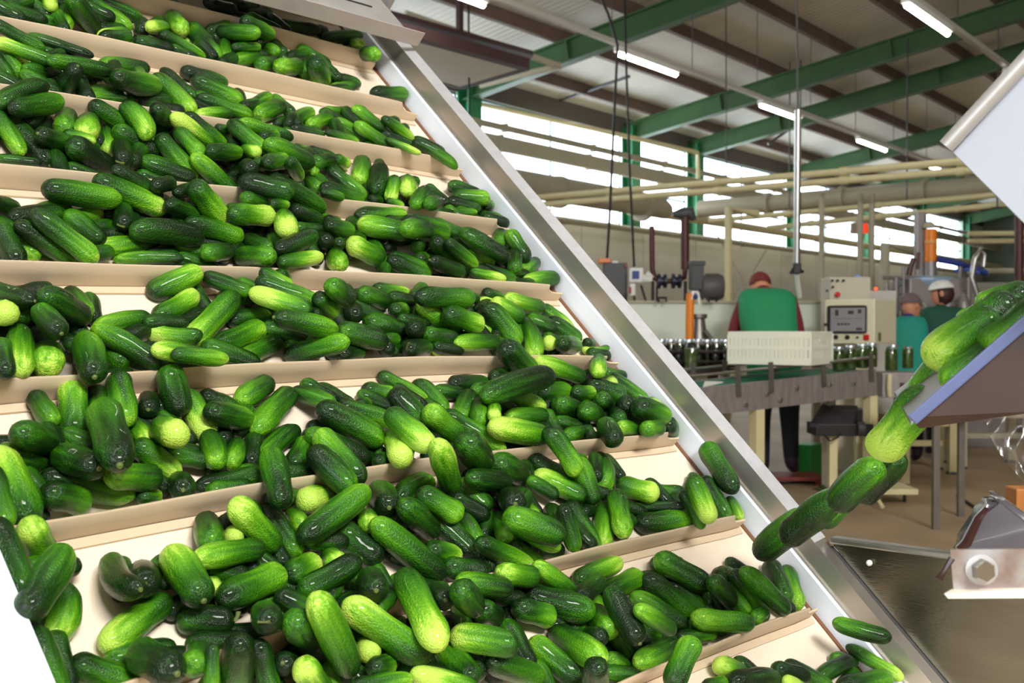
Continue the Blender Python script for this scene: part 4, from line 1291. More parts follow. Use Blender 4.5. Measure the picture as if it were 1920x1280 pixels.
# right side wall: white strip below, stainless above, flange turned outwards
def strip(name, prof, m, u0=-.3, u1=2.42, smooth=None):
    b = MB(); b.poly([K(x, u0, h) for x, h in prof], UV*(u1-u0)); return b.build(name, m, cv, smooth)
strip('white_side_strip', [(1.9865, -.02), (1.994, -.02), (1.994, .046), (1.988, .050), (1.984, .046)], WPLAST)
strip('side_rail', [(1.990, .048), (1.9985, .045), (1.999, .091), (1.9955, .091), (1.9955, .051), (1.990, .052)], mat('mottled rail steel', S(196, 190, 182), .34, .85, .22, 7, bump=.04, bscale=60))
strip('rail_flange', [(1.9952, .0912), (2.028, .101), (2.028, .0985), (1.9992, .0887)], mat('flange with painted sheen', S(200, 200, 204), .5, .4, .14, 40), .372)  # reflected lights put into the pale, less metallic colour
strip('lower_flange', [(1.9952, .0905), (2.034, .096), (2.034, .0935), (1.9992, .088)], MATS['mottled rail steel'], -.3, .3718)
strip('outer_side_plate', [(2.0, .09), (2.0, -.30), (2.006, -.30), (2.006, .09)], STEELD)
# left side wall seen from outside
strip('white_side_strip', [(.498, -.02), (.510, -.02), (.510, .112), (.452, .114), (.452, .106), (.498, .100)], WPLAST)
strip('outer_side_plate', [(.446, .112), (.446, -.30), (.452, -.30), (.452, .112)], mat('violet grey plate', S(72, 62, 92), .5, .4))
# frame below the belt down to the floor
fr_ = MB()
for x in (.53, 1.93):
    fr_.box(K(x, 1.05, -.22), XV*.06, UV*2.68, NV*.12)
fr_.build('frame', STEELD, cv)
for x in (.53, 1.93):
    for u in (.05, 1.7):
        t_ = K(x, u, -.25); MB().box((t_.x, t_.y, t_.z/2), XV*.06, Vector((0, .06, 0)), ZZ*t_.z).build('leg', STEELD, cv)
# hopper wall with folded lip beyond the rail, foot end
zl = CAM.z-.4195; yA = .921; yB = .30
hw = thing('hopper_wall', 'dull stainless hopper side wall with a folded top lip below the falling cucumbers', 'panel', (2.03, .55, .0))
foot = [(2.032, yA, zl)] + [(2.032, *(K(2.032, u, .094)[1:])) for u in (.3, .05, -.2, -.5)] + [(2.032, .30, .03), (2.032, -.35, .03), (2.032, -.35, zl)]
MB().poly(foot, (.006, 0, 0)).build('sheet', mat('brushed dull stainless', S(112, 106, 92), .24, .9, .3, 3, bump=.06, bscale=60, stretch=(1, 1, 5)), hw)
MB().box((2.035, (yA-.35)/2, zl+.004), XV*.03, Vector((0, yA+.35, 0)), ZZ*.012, .003).build('folded_lip', STEEL, hw)
MB().ball(P(1630, 1055, 2.03/(RT.x*((1630-960)/FPX)+FW.x)), .006).build('rivet', WHITEE, hw, SM)
MB().tube([K(2.036, u, .098) for u in (.352, 0, -.3)], .0035, 8).build('edge_rod', STEEL, hw, SM)
MB().tube([K(2.031, u, .0955) for u in (.352, 0, -.3)], .004, 6).build('seam', BLACK, hw)
MB().box((2.0365, -.33, .43), XV*.05, Vector((0, .05, 0)), ZZ*.86).build('leg', STEELD, hw)
# cover hood over the head of the belt
hd = thing('conveyor_hood', 'grey sheet metal hood with folded front lip across the conveyor top', 'hood', K(1.25, 2.1, .118))
MB().box(K(1.225, 2.25, .153), XV*1.45, UV*.60, NV*.004).build('top_sheet', ZINC, hd)
MB().box(K(1.275, 1.951, .1365), XV*1.49, UV*.004, NV*.040, .001).build('front_lip', mat('galvanised lip', S(190, 180, 174), .5, .2, .1, 20), hd)
MB().box(K(1.73, 2.015, .156), XV*.30, UV*.004, NV*.003).build('slot_edge', BLACK, hd)
for x in (.475, 2.012): MB().box(K(x, 2.3, .136), XV*.012, UV*.4, NV*.036).build('side_bracket', ZINC, hd)

# ------------------------------------------------------------------ cucumbers
def cuke_material(name, stuff=False):
    m = bpy.data.materials.new(name); m.use_nodes = True; nt = m.node_tree; N = nt.nodes; Lk = nt.links; b = N['Principled BSDF']
    def n(t, **kw):
        x = N.new(t)
        for k, v in kw.items(): setattr(x, k, v)
        return x
    def math_(op, a, c=None):
        x = n('ShaderNodeMath', operation=op)
        for i, v in enumerate((a, c)):
            if v is None: continue
            if isinstance(v, (int, float)): x.inputs[i].default_value = v
            else: Lk.new(v, x.inputs[i])
        return x.outputs[0]
    if stuff:
        at = n('ShaderNodeAttribute', attribute_name='local'); vec = at.outputs['Vector']; at2 = n('ShaderNodeAttribute', attribute_name='tone'); tone = at2.outputs['Fac']; at3 = n('ShaderNodeAttribute', attribute_name='seed'); seed = at3.outputs['Fac']
    else:
        tc = n('ShaderNodeTexCoord'); vec = tc.outputs['Object']; oi = n('ShaderNodeObjectInfo'); tone = oi.outputs['Alpha']; seed = oi.outputs['Random']
        sc_ = n('ShaderNodeSeparateColor'); Lk.new(oi.outputs['Color'], sc_.inputs[0]); tone = sc_.outputs[0]; seed = sc_.outputs[1]
    sx = n('ShaderNodeSeparateXYZ'); Lk.new(vec, sx.inputs[0]); x = sx.outputs[0]
    off = n('ShaderNodeCombineXYZ'); Lk.new(math_('MULTIPLY', seed, 37.0), off.inputs[0]); Lk.new(math_('MULTIPLY', seed, 11.0), off.inputs[1])
    va = n('ShaderNodeVectorMath', operation='ADD'); Lk.new(vec, va.inputs[0]); Lk.new(off.outputs[0], va.inputs[1])
    # long pale streaks
    ms = n('ShaderNodeMapping'); ms.inputs['Scale'].default_value = (.8, 2.6, 2.6); Lk.new(va.outputs[0], ms.inputs[0])
    st = n('ShaderNodeTexNoise'); st.inputs['Scale'].default_value = 2.0; st.inputs['Detail'].default_value = 3; Lk.new(ms.outputs[0], st.inputs[0])
    # pale belly: one side of each fruit lighter
    ang = math_('MULTIPLY', seed, 40.0); sd = math_('ADD', math_('MULTIPLY', sx.outputs[1], math_('SINE', ang)), math_('MULTIPLY', sx.outputs[2], math_('COSINE', ang)))
    # fine mottling
    mm = n('ShaderNodeMapping'); mm.inputs['Scale'].default_value = (2.7, 1, 1); Lk.new(va.outputs[0], mm.inputs[0])
    mo = n('ShaderNodeTexNoise'); mo.inputs['Scale'].default_value = 16; mo.inputs['Detail'].default_value = 2; Lk.new(mm.outputs[0], mo.inputs[0])
    f = math_('ADD', math_('MULTIPLY', tone, .82), math_('MULTIPLY', x, math_('ADD', math_('MULTIPLY', tone, .95), .30)))
    f = math_('ADD', f, math_('MULTIPLY', math_('SUBTRACT', st.outputs[0], .5), .8))
    f = math_('ADD', f, math_('MULTIPLY', sd, .22))
    f = math_('ADD', f, math_('MULTIPLY', math_('SUBTRACT', mo.outputs[0], .5), .24))
    f = math_('ADD', f, .045)
    rp = n('ShaderNodeValToRGB'); e = rp.color_ramp.elements
    e[0].position = 0; e[0].color = S(9, 34, 6); e[1].position = 1; e[1].color = S(182, 220, 84)
    for p_, c in ((.22, S(26, 70, 10)), (.45, S(50, 110, 12)), (.70, S(88, 152, 20)), (.88, S(132, 190, 46))):
        q_ = e.new(p_); q_.color = c
    Lk.new(f, rp.inputs[0]); Lk.new(rp.outputs[0], b.inputs['Base Color'])
    b.inputs['Roughness'].default_value = .34; b.inputs['Specular IOR Level'].default_value = .28
    b.inputs['Coat Weight'].default_value = .2; b.inputs['Coat Roughness'].default_value = .05
    vo = n('ShaderNodeTexVoronoi'); vo.inputs['Scale'].default_value = 17; Lk.new(mm.outputs[0], vo.inputs[0])
    h = math_('ADD', math_('MULTIPLY', math_('SMOOTH_MIN', vo.outputs['Distance'], .5), -.55), math_('MULTIPLY', mo.outputs[0], .8))
    bp = n('ShaderNodeBump'); bp.inputs['Strength'].default_value = .32; bp.inputs['Distance'].default_value = .05; Lk.new(h, bp.inputs['Height']); Lk.new(bp.outputs[0], b.inputs['Normal'])
    return m
CUKE = cuke_material('wet cucumber skin'); CUKES = cuke_material('wet cucumber skin of the pile', True)
STEMM = mat('cucumber stem', S(92, 108, 48), .6, 0, .3, 30)
def cuke_verts(sag, var, nl=20, nr=16):
    """unit cucumber along x, -0.5 stem end, +0.5 blossom end; y and z in units of the diameter; sag in diameters"""
    rnd = random.Random(var*13+5); ph = [rnd.uniform(0, 6.28) for _ in range(6)]; tp = rnd.uniform(-.06, .10); rings = []
    for i in range(nl+1):
        a = i/nl*2-1; x = math.copysign(1-(1-abs(a))**1.75, a)*.5 if abs(a) > 0 else 0
        x = max(-.4995, min(.4995, x)); q = abs(2*x)
        r = .5*(1-.10*q*q)*(1 if q < .58 else max(0, 1-((q-.58)/.42)**2.3)**.5)*(1-tp*x)
        r *= 1+.035*math.sin(5*x*2+ph[0])+.02*math.sin(11*x+ph[1])
        yo = sag*(1-4*x*x)-sag*.62
        rg = []
        for k in range(nr):
            t = 2*math.pi*k/nr; rr = r*(1+.028*math.cos(3*t+ph[2]+x)+.02*math.cos(5*t+ph[3]-2*x)+.012*math.sin(9*t+14*x+ph[4]))
            rg.append((x, yo+rr*math.cos(t), rr*math.sin(t)))
        rings.append(rg)
    vs = [v for rg in rings for v in rg]; fs = []
    for i in range(nl):
        for k in range(nr): fs.append((i*nr+k, i*nr+(k+1) % nr, (i+1)*nr+(k+1) % nr, (i+1)*nr+k))
    fs.append(tuple(range(nr))[::-1]); fs.append(tuple(nl*nr+k for k in range(nr)))
    return vs, fs
SAGS = (0, .05, .12, .22, .35, .52, .75); CM = {}
def cuke_mesh(sag, var):
    sq = min(SAGS, key=lambda s_: abs(s_-sag))
    if (sq, var) not in CM:
        vs, fs = cuke_verts(sq, var); me = bpy.data.meshes.new('cucumber'); me.from_pydata(vs, [], fs); me.polygons.foreach_set('use_smooth', [True]*len(me.polygons)); me.materials.append(CUKE); CM[(sq, var)] = (me, sq)
    return CM[(sq, var)]
sm_ = MB().lathe((-.52, 0, 0), [(.055, 0), (.085, .012), (.10, .03), (.12, .045)], 9, XV)
me0 = bpy.data.meshes.new('stem'); bmesh.ops.recalc_face_normals(sm_.bm, faces=sm_.bm.faces); sm_.bm.to_mesh(me0); sm_.bm.free(); me0.materials.append(STEMM)
ss_ = MB().tube([(-.47, 0, 0), (-.51, .03, .02), (-.545, .14, .09), (-.56, .30, .20)], [.075, .05, .035, .045], 7)
me1 = bpy.data.meshes.new('stem'); bmesh.ops.recalc_face_normals(ss_.bm, faces=ss_.bm.faces); ss_.bm.to_mesh(me1); ss_.bm.free(); me1.materials.append(STEMM)
def cuke_matrix(A, Bv, D, roll_view=None):
    ax = Bv-A; L = ax.length; ax.normalize(); mid = (A+Bv)/2
    vd = (mid-CAM).normalized(); y = ax.cross(vd)
    if y.length < 1e-3: y = ax.orthogonal()
    y.normalize(); z = ax.cross(y); m = Matrix((ax*L, y*D, z*D)).transposed().to_4x4(); m.translation = mid; return m
def pix(p):
    d = p-CAM; dp = d.dot(FW); return 960+FPX*d.dot(RT)/dp, 640-FPX*d.dot(UPV)/dp
ORD = ['first', 'second', 'third', 'fourth', 'fifth', 'sixth', 'seventh', 'eighth', 'ninth', 'tenth', 'eleventh', 'twelfth', 'thirteenth', 'fourteenth', 'fifteenth', 'sixteenth', 'seventeenth', 'eighteenth', 'nineteenth', 'twentieth']
PK = ['under the hood', 'topmost flight', 'second flight down', 'third flight down', 'fourth flight down', 'fifth flight down', 'sixth flight down', 'seventh flight down', 'eighth flight down', 'lowest flight']
CUKE_LABELS = {}
stuff_rows = []; indiv = []
for row in TABLE.split():
    v = [int(c) for c in row.split(',')]
    A = CAM+Vector(v[0:3])/1000; Bv = CAM+Vector(v[3:6])/1000; D = v[6]/1000; sg = v[7]/1000/D; tone = v[8]; pk = v[9]; stem = v[10]; ind = v[11]
    (indiv if ind else stuff_rows).append((A, Bv, D, sg, tone, pk, stem))
def add_cuke(A, Bv, D, sg, tone, stem, i):
    me, sq = cuke_mesh(abs(sg), i % 3); o = bpy.data.objects.new('cucumber', me); COL.objects.link(o)
    m = cuke_matrix(A.copy(), Bv.copy(), D)
    if sg < 0: m = m @ Matrix.Rotation(math.pi, 4, 'X')
    o.matrix_world = m; rr = random.Random(i*7+1); o.color = (max(0, min(1, (tone+rr.uniform(-.5, .5))/9)), rr.random(), 0, 1)
    if stem:
        s_ = bpy.data.objects.new('stem', me1 if i % 9 == 4 else me0); COL.objects.link(s_); s_.parent = o; s_.location = (0, -.62*sq, 0)
    return o
cat_rows = {}
for i, (A, Bv, D, sg, tone, pk, stem) in enumerate(indiv):
    o = add_cuke(A, Bv, D, sg, tone, stem, i); px, py = pix((A+Bv)/2); a = pix(A); b = pix(Bv); dx, dy = b[0]-a[0], b[1]-a[1]
    tn = 'very dark green' if tone <= 1 else 'dark green' if tone <= 3 else 'mid green' if tone <= 5 else 'pale tipped bright green'
    lr = (Bv-A).length/D; shp = 'bent' if abs(sg) > .18 else 'stubby' if math.hypot(dx, dy) < 1.7*D*FPX/(A-CAM).length else 'slender' if lr > 3.3 else 'plump'
    an = math.degrees(math.atan2(-dy, dx)) % 180
    ori = 'lying level' if an < 18 or an > 162 else 'upright' if 65 < an < 115 else 'leaning right' if an <= 65 else 'leaning left'
    cat_rows.setdefault((tn, shp, ori, pk), []).append((px, o))
for (tn, shp, ori, pk), lst in cat_rows.items():
    lst.sort(key=lambda t: t[0])
    for j, (px, o) in enumerate(lst):
        base = '%s %s cucumber %s, %s' % (tn, shp, ori, PK[min(9, pk)])
        if len(lst) > 1: base += ', %s such from left' % ORD[j]
        tag(o, base, 'cucumber', 'cucumbers on the cleated conveyor')
# the many smaller or half buried ones: one object
vs_, fs_, loc_, ton_, sed_ = [], [], [], [], []
for i, (A, Bv, D, sg, tone, pk, stem) in enumerate(stuff_rows):
    sq = min(SAGS, key=lambda s_: abs(s_-abs(sg))); v, f = cuke_verts(sq, i % 3, 14, 12); m = cuke_matrix(A.copy(), Bv.copy(), D)
    if sg < 0: m = m @ Matrix.Rotation(math.pi, 4, 'X')
    k0 = len(vs_); se = random.random(); vs_ += [m @ Vector(p_) for p_ in v]; fs_ += [tuple(k0+j for j in q_) for q_ in f]; loc_ += v; ton_ += [min(1, max(0, tone/9))]*len(v); sed_ += [se]*len(v)
me = bpy.data.meshes.new('buried_cucumbers'); me.from_pydata(vs_, [], fs_); me.polygons.foreach_set('use_smooth', [True]*len(me.polygons)); me.materials.append(CUKES)
a_ = me.attributes.new('local', 'FLOAT_VECTOR', 'POINT'); a_.data.foreach_set('vector', [c for p_ in loc_ for c in p_])
a_ = me.attributes.new('tone', 'FLOAT', 'POINT'); a_.data.foreach_set('value', ton_)
a_ = me.attributes.new('seed', 'FLOAT', 'POINT'); a_.data.foreach_set('value', sed_)
o = bpy.data.objects.new('buried_cucumbers', me); COL.objects.link(o); o['kind'] = 'stuff'; tag(o, 'small and half buried green cucumbers filling the gaps of the conveyor pile', 'cucumbers')

# cucumbers tumbling off the feed chute and lying on it: pixel ends, distances, width
FALL = [ # x1,y1,d1, x2,y2,d2, w, tone, label
 (1418, 1040, 2.02, 1520, 962, 1.93, 58, 3, 'dark green cucumber dropping over the white strip, lowest of the falling stream'),
 (1468, 1012, 1.84, 1578, 925, 1.76, 60, 2, 'dark cucumber with wet glints, second lowest of the falling stream'),
 (1540, 985, 1.80, 1612, 915, 1.74, 40, 6, 'light green cucumber behind the dark ones low in the falling stream'),
 (1560, 950, 1.66, 1650, 865, 1.60, 62, 3, 'dark green cucumber in mid air below the pale tumbling one'),
 (1612, 935, 1.78, 1690, 850, 1.70, 56, 0, 'nearly black cucumber in mid air under the pale tumbling one'),
 (1742, 728, 1.40, 1640, 858, 1.44, 74, 7, 'bright pale cucumber tumbling off the chute tip'),
 (1800, 640, 1.46, 1712, 748, 1.48, 58, 5, 'green cucumber sliding behind the chute tip above the pale one'),
 (1868, 588, 1.28, 1738, 684, 1.28, 84, 6, 'big pale cucumber with two glints at the chute mouth'),
 (1905, 560, 1.36, 1800, 622, 1.38, 70, 3, 'dark green cucumber on the chute behind the big pale one'),
 (1935, 548, 1.42, 1830, 580, 1.46, 62, 4, 'mid green cucumber highest on the chute'),
 (1860, 650, 1.235, 1766, 722, 1.235, 54, 4, 'green cucumber lying along the blue chute edge'),
 (1960, 572, 1.22, 1846, 660, 1.23, 74, 4, 'broad green cucumber entering the chute at the picture edge'),
]
for i, (x1, y1, d1, x2, y2, d2, w_, tone, lab) in enumerate(FALL):
    A = P(x1, y1, d1); Bv = P(x2, y2, d2); o = add_cuke(A, Bv, w_*(d1+d2)/2/FPX, .05, tone, 0, 400+i); tag(o, lab, 'cucumber', 'cucumbers falling off the feed chute')
for i, (x1, y1, x2, y2, w_, d, tone, lab) in enumerate(((1256, 1296, 1302, 1192, 48, 1.55, 4, 'green cucumber dropping in front of the lowest cleat'), (1672, 1198, 1560, 1166, 34, 1.98, 3, 'dark cucumber bouncing off the steel rail at lower right'))):
    A = P(x1, y1, d); Bv = P(x2, y2, d+.02); o = add_cuke(A, Bv, w_*d/FPX, .05, tone, 0, 450+i); tag(o, lab, 'cucumber', 'cucumbers falling off the feed chute')

# ------------------------------------------------------------------ the feed machine at the right edge
AW = (FH*.9+RT*.25).normalized()
fd = thing('feed_chute', 'feed machine at the right edge: blue edged brown chute, white hood and bolted bracket', 'machine', Vector((*(P(2060, 900, 1.25)[:2]), 0)))
MB().poly([P(1706, 782, 1.23), P(1960, 562, 1.17), P(1960, 770, 1.17), P(1724, 803, 1.23)], AW*.006).build('chute_side', mat('brown stained steel', S(70, 48, 36), .5, .2, .35, 9, stretch=(3, 1, 1)), fd)
a, b = P(1706, 784, 1.225), P(1965, 560, 1.165); d_ = (b-a).normalized(); up_ = d_.cross(AW).normalized()
MB().box((a+b)/2-up_*.003*(1 if up_.z > 0 else -1), b-a, AW*.008, up_*.013, .002).build('edge_strip', mat('blue edge strip', S(92, 104, 148), .4), fd)
MB().poly([P(1708, 790, 1.235), P(1965, 575, 1.17), P(1965, 575, 1.17)+AW*.36, P(1716, 770, 1.235)+AW*.36], -ZZ*.004).build('chute_floor', STEELD, fd)
MB().poly([P(1740, 770, 1.235)+AW*.355, P(1985, 560, 1.17)+AW*.355, P(1985, 540, 1.17)+AW*.355, P(1740, 755, 1.235)+AW*.355], AW*.004).build('chute_side', STEELD, fd)
MB().poly([P(1787, 285, 1.16), P(1990, 62, 1.10), P(2110, 62, 1.10), P(2110, 560, 1.10), P(1990, 487, 1.10)], AW*.004).build('hood_panel', mat('white painted panel', S(178, 184, 196), .4, 0, .06, 5), fd)
MB().tube([P(1774, 274, 1.155), P(1985, 46, 1.095)], .0085, 14).build('hood_rim', ZINC, fd, SM)
bk = MB().poly([P(1782, 1031, 1.06), P(2060, 1027, 1.04), P(2060, 1100, 1.04), P(1788, 1106, 1.06)], AW*.005)
o = bk.build('bracket_plate', mat('stained zinc plate', S(206, 206, 208), .38, .7, .25, 26, colr2=S(150, 124, 112)), fd)
MB().poly([P(1771, 1114, 1.045), P(1788, 1104, 1.062), P(2060, 1098, 1.04), P(2060, 1120, 1.03), P(1778, 1122, 1.045)], AW*.004).build('bracket_flange', mat('cream flange', S(214, 206, 190), .5), fd)
bc = P(1840, 1067, 1.055)
MB().lathe(bc, [(.0145, 0), (.0145, .003), (.012, .0035)], 20, -AW).build('washer', ZINC, o, SM)
MB().lathe(bc-AW*.003, [(.0112, 0), (.0112, .006), (.0095, .0078)], 6, -AW+RT*.35).build('bolt', STEEL, o)
pz = P(2045, 640, 1.9); MB().box((pz.x, pz.y, .95), RT*.07, FH*.07, ZZ*1.9).build('frame_post', ZINC, fd)
for y, d0 in ((1064, 1.04), (300, 1.10), (690, 1.16)):
    e = P(2000, y, d0); MB().tube([e+AW*.01, Vector((pz.x, pz.y, e.z))], .012, 8).build('strut', ZINC, fd)
# orange-brown post, plastic film, dark glossy cover
op = P(1935, 860, 2.6); tag(MB().box((op.x, op.y, .46), RT*.10, FH*.06, ZZ*.92, .004).build('timber_post', mat('orange brown timber', S(176, 110, 46), .6, 0, .2, 9, stretch=(6, 6, 1))), 'orange brown square post standing behind the dark glossy cover at right edge', 'post')
FILM = bpy.data.materials.new('clear plastic film'); FILM.use_nodes = True; nt = FILM.node_tree; nt.nodes.clear()
o_ = nt.nodes.new('ShaderNodeOutputMaterial'); mx = nt.nodes.new('ShaderNodeMixShader'); tr = nt.nodes.new('ShaderNodeBsdfTransparent'); gl = nt.nodes.new('ShaderNodeBsdfGlossy')
tr.inputs[0].default_value = (.93, .92, .9, 1); gl.inputs[1].default_value = .3; mx.inputs[0].default_value = .16
nt.links.new(tr.outputs[0], mx.inputs[1]); nt.links.new(gl.outputs[0], mx.inputs[2]); nt.links.new(mx.outputs[0], o_.inputs[0])
rows = []
for i in range(15):
    t = i/14; y = 778+118*t; xl = 1848+8*t+58*t*t; rows.append([P(xl+(1945-xl)*j/12, y+5*math.sin(j*1.3)*t, 1.5+.005*math.sin(j*1.1+i*.5)+.004*math.sin(i*1.1+j*.6)) for j in range(13)])
tag(MB().grid(rows).build('plastic_sheet', FILM, smooth=3), 'crumpled clear plastic film hanging under the feed chute', 'plastic film')
gc = thing('motor_cover', 'dark glossy wet motor cover with a slanted lid behind the bolted bracket', 'cover', P(1900, 1060, 1.3))
m = MB().poly([P(1799, 1032, 1.24), P(1846, 962, 1.24), P(1864, 934, 1.26), P(1882, 936, 1.26), P(1960, 992, 1.24), P(1960, 1060, 1.24), P(1799, 1060, 1.24)], AW*.07)
bmesh.ops.bevel(m.bm, geom=list(m.bm.edges), offset=.008, segments=3, affect='EDGES')
m.build('shell', mat('dark wet gloss', S(124, 120, 128), .22, .6, .4, 5, coat=.5), gc, 1.0)
MB().tube([P(1796, 1030, 1.235), P(1812, 1018, 1.235), P(1834, 972, 1.235), P(1850, 952, 1.236)], [.004, .006, .005, .003], 7).build('seal', mat('dark wet rubber', S(48, 22, 20), .2), gc, SM)
MB().tube([P(1760, 1086, 1.03), P(1772, 1068, 1.03), P(1785, 1046, 1.03)], [.0035, .002, .003], 6).build('drip_strand', MATS['dark wet rubber'], gc, SM)
mp = P(1950, 1030, 1.3); MB().box(mp+RT*.12, RT*.30, FH*.03, ZZ*.03).build('mounting_arm', DKGREY, gc)

# ------------------------------------------------------------------ packing line
A0, A1 = P(1238, 737, 7.5), P(1641, 694, 8.4); d_ = A1-A0; u_ = d_.normalized(); bk_ = Vector((-u_.y, u_.x, 0)).normalized(); bk_ = bk_ if bk_.dot(FH) > 0 else -bk_
n_ = u_.cross(bk_); n_ = n_ if n_.z > 0 else -n_
W_ = .5; mid = (A0+A1)/2
pl = thing('packing_conveyor', 'stainless packing conveyor with a green belt and rod guard rail behind the incline', 'conveyor', (mid.x, mid.y, 0))
for off in (0, W_):
    MB().box(mid+bk_*off-n_*.09, d_, bk_*.02, n_*.2, .003).build('side_plate', mat('streaked stainless', S(172, 164, 162), .45, .6, .3, 7, stretch=(6, 6, 1)), pl)
MB().box(mid+bk_*W_/2-n_*.01, d_*.98, bk_*(W_-.03), n_*.02).build('belt', mat('green belt', S(20, 122, 92), .45, 0, .15, 6), pl)
for off in (-.01, W_+.01):
    MB().tube([P(1238, 711, 7.48)+bk_*(off+.01), P(1560, 678, 8.2)+bk_*(off+.01), P(1640, 669, 8.38)+bk_*(off+.01)], .011, 8).build('guard_rail', STEEL, pl, SM)
    for t in (.1, .33, .48, .73, .97): MB().box(A0.lerp(A1, t)+bk_*(off-.01)+n_*.03, u_*.04, bk_*.008, n_*.22).build('rail_post', STEELD, pl)
for t in (.46, .52, .60, .76, .88, .36): MB().lathe(A0.lerp(A1, t)-n_*(.1+.04*math.sin(t*40))-bk_*.01, [(.022, 0), (.022, .012), (.014, .018)], 6, -bk_).build('bolt', STEEL, pl)
for t, off in ((.43, .03), (.985, .03), (.43, W_-.03), (.985, W_-.03)):
    q = A0.lerp(A1, t)+bk_*off-n_*.19; MB().box((q.x, q.y, q.z/2), u_*.075, bk_*.075, ZZ*q.z).build('leg', CREAM if off < .1 else DUCTM, pl)
# crate
cr0 = P(1366, 682, 8.15); cu = (P(1519, 686, 7.82)-cr0); cu.z = 0; Lcr = cu.length; cu = cu.normalized(); cw = Vector((-cu.y, cu.x, 0)); cw = cw if cw.dot(FH) > 0 else -cw
ct = thing('plastic_crate', 'white slotted plastic crate on the packing line in front of the bowed worker', 'crate', cr0+cu*.3+cw*.2)
CW = mat('white crate plastic', S(234, 236, 220), .5, 0, .04, 8); Lc, Dc, Hc = Lcr, .50, .245
m = MB(); m.box(cr0+cu*Lc/2+cw*Dc/2+ZZ*.012, cu*Lc, cw*Dc, ZZ*.02)
for o2, ax, ln in ((cw*0, cu, Lc), (cw*Dc, cu, Lc), (cu*0, cw, Dc), (cu*Lc, cw, Dc)):
    for z, h in ((.025, .05), (.118, .028), (.212, .05)): m.box(cr0+o2+ax*ln/2+ZZ*z, ax*ln, ax.cross(ZZ)*.014, ZZ*h, .002)
    n = int(ln/.030)
    for k in range(n+1): m.box(cr0+o2+ax*(ln*k/n)+ZZ*.118, ax*(.0275 if (k*7) % 4 else .021), ax.cross(ZZ)*.010, ZZ*.2)
m.build('body', CW, ct)
for s_ in (0, Lc): MB().box(cr0+cu*s_+cw*Dc/2+ZZ*.175, cw*.12, cu*.02, ZZ*.025, .003).build('handle', CW, ct)
# jars
GLASS = mat('jar glass', (.9, .97, .93, 1), .06, trans=1.0)
LID = mat('tin lid', S(206, 214, 222), .28, .9); PICK = mat('gherkin fill', S(104, 130, 40), .4, 0, .5, 26, colr2=S(40, 70, 20)); PICKD = mat('dark gherkin fill', S(40, 58, 22), .4, 0, .5, 26)
def jar(p, r, h, lid, label, fill=PICK, tilt=0):
    t = thing('gherkin_jar', label, 'jar', p, 'gherkin jars on the packing line')
    MB().lathe(p, [(r*.9, 0), (r, .01), (r, h*.78), (r*.78, h*.9), (r*.78, h)], 14).build('glass', GLASS, t, SM)
    MB().lathe(p+ZZ*.006, [(r*.84, 0), (r*.92, .01), (r*.92, h*.74), (r*.6, h*.82)], 12).build('gherkins', fill, t, SM)
    if lid: MB().lathe(p+ZZ*h*.93+RT*tilt, [(r*.84, 0), (r*.86, h*.02), (r*.86, h*.11), (r*.8, h*.13)], 16, ZZ+RT*tilt*4).build('lid', LID, t, SM)
for k, (x, y, d) in enumerate(((1572, 696, 8.35), (1594, 693, 8.4), (1616, 690, 8.45), (1634, 688, 8.5))):
    jar(P(x, y, d), .043, .175, True, 'silver lidded gherkin jar right of the white crate, %s of four from left' % ORD[k])
tq = P(1700, 696, 9.0); tt = thing('transfer_table', 'pinkish grey transfer table at the right end of the packing conveyor', 'table', (tq.x, tq.y, 0))
MB().box(tq+FH*.12-ZZ*.11, RT*.42, FH*.34, ZZ*.2, .006).build('bed', MATS['streaked stainless'], tt)
MB().tube([tq-RT*.16-FH*.07-ZZ*.02, tq-RT*.17-FH*.08-ZZ*.12, tq-RT*.16-FH*.07-ZZ*.2], .02, 8).build('cream_loop', CREAM, tt, SM)
MB().box((*(tq+FH*.15)[:2], (tq.z-.2)/2), RT*.08, FH*.08, ZZ*(tq.z-.2)).build('leg', DUCTM, tt)
jar(P(1671, 695, 9.0), .05, .20, True, 'gherkin jar standing alone on the line below the teal vested worker', tilt=.01)
jar(P(1702, 690, 9.1), .045, .18, False, 'open gherkin jar half hidden behind the falling cucumbers')
# second line behind with dark jars
b0, b1 = P(1170, 690, 8.75), P(1376, 690, 8.85); d2 = b1-b0
sl_ = thing('jar_line', 'dark stainless jar line running behind the packing conveyor', 'conveyor', ((b0+b1)/2*1.0-ZZ*((b0+b1)/2).z))
dk_ = mat('dark machine steel', S(70, 62, 60), .45, .5, .3, 9)
MB().box((b0+b1)/2+bk_*.2-ZZ*.02, d2, bk_*.5, ZZ*.04).build('bed', dk_, sl_)
for off, dz in ((-.03, .05), (-.03, .13), (.42, .1)): MB().tube([b0+bk_*off+ZZ*dz, b1+bk_*off+ZZ*dz], .012, 8).build('guard_rail', dk_, sl_, SM)
for t in (.15, .6, .95):
    q = b0.lerp(b1, t)+bk_*.2; MB().box((q.x, q.y, q.z/2), u_*.06, bk_*.06, ZZ*q.z).build('leg', dk_, sl_)
for k in range(9):
    x = 1240+17*k; jar(P(x, 689, 8.88+.06*(k % 2)), .042, .215, True, 'dark filled jar on the line behind the incline, %s of nine from left' % ORD[k], PICKD)
MB_ = MB().lathe(P(1296, 690, 8.55), [(.05, 0), (.05, .16), (.03, .2)], 14); t = thing('green_jar', 'brighter green jar standing in front of the dark jars near the orange riser', 'jar', P(1296, 690, 8.55)); MB_.build('glass', GLASS, t, SM)
MB().lathe(P(1296, 688, 8.55), [(.045, 0), (.046, .14)], 12).build('gherkins', PICK, t, SM)
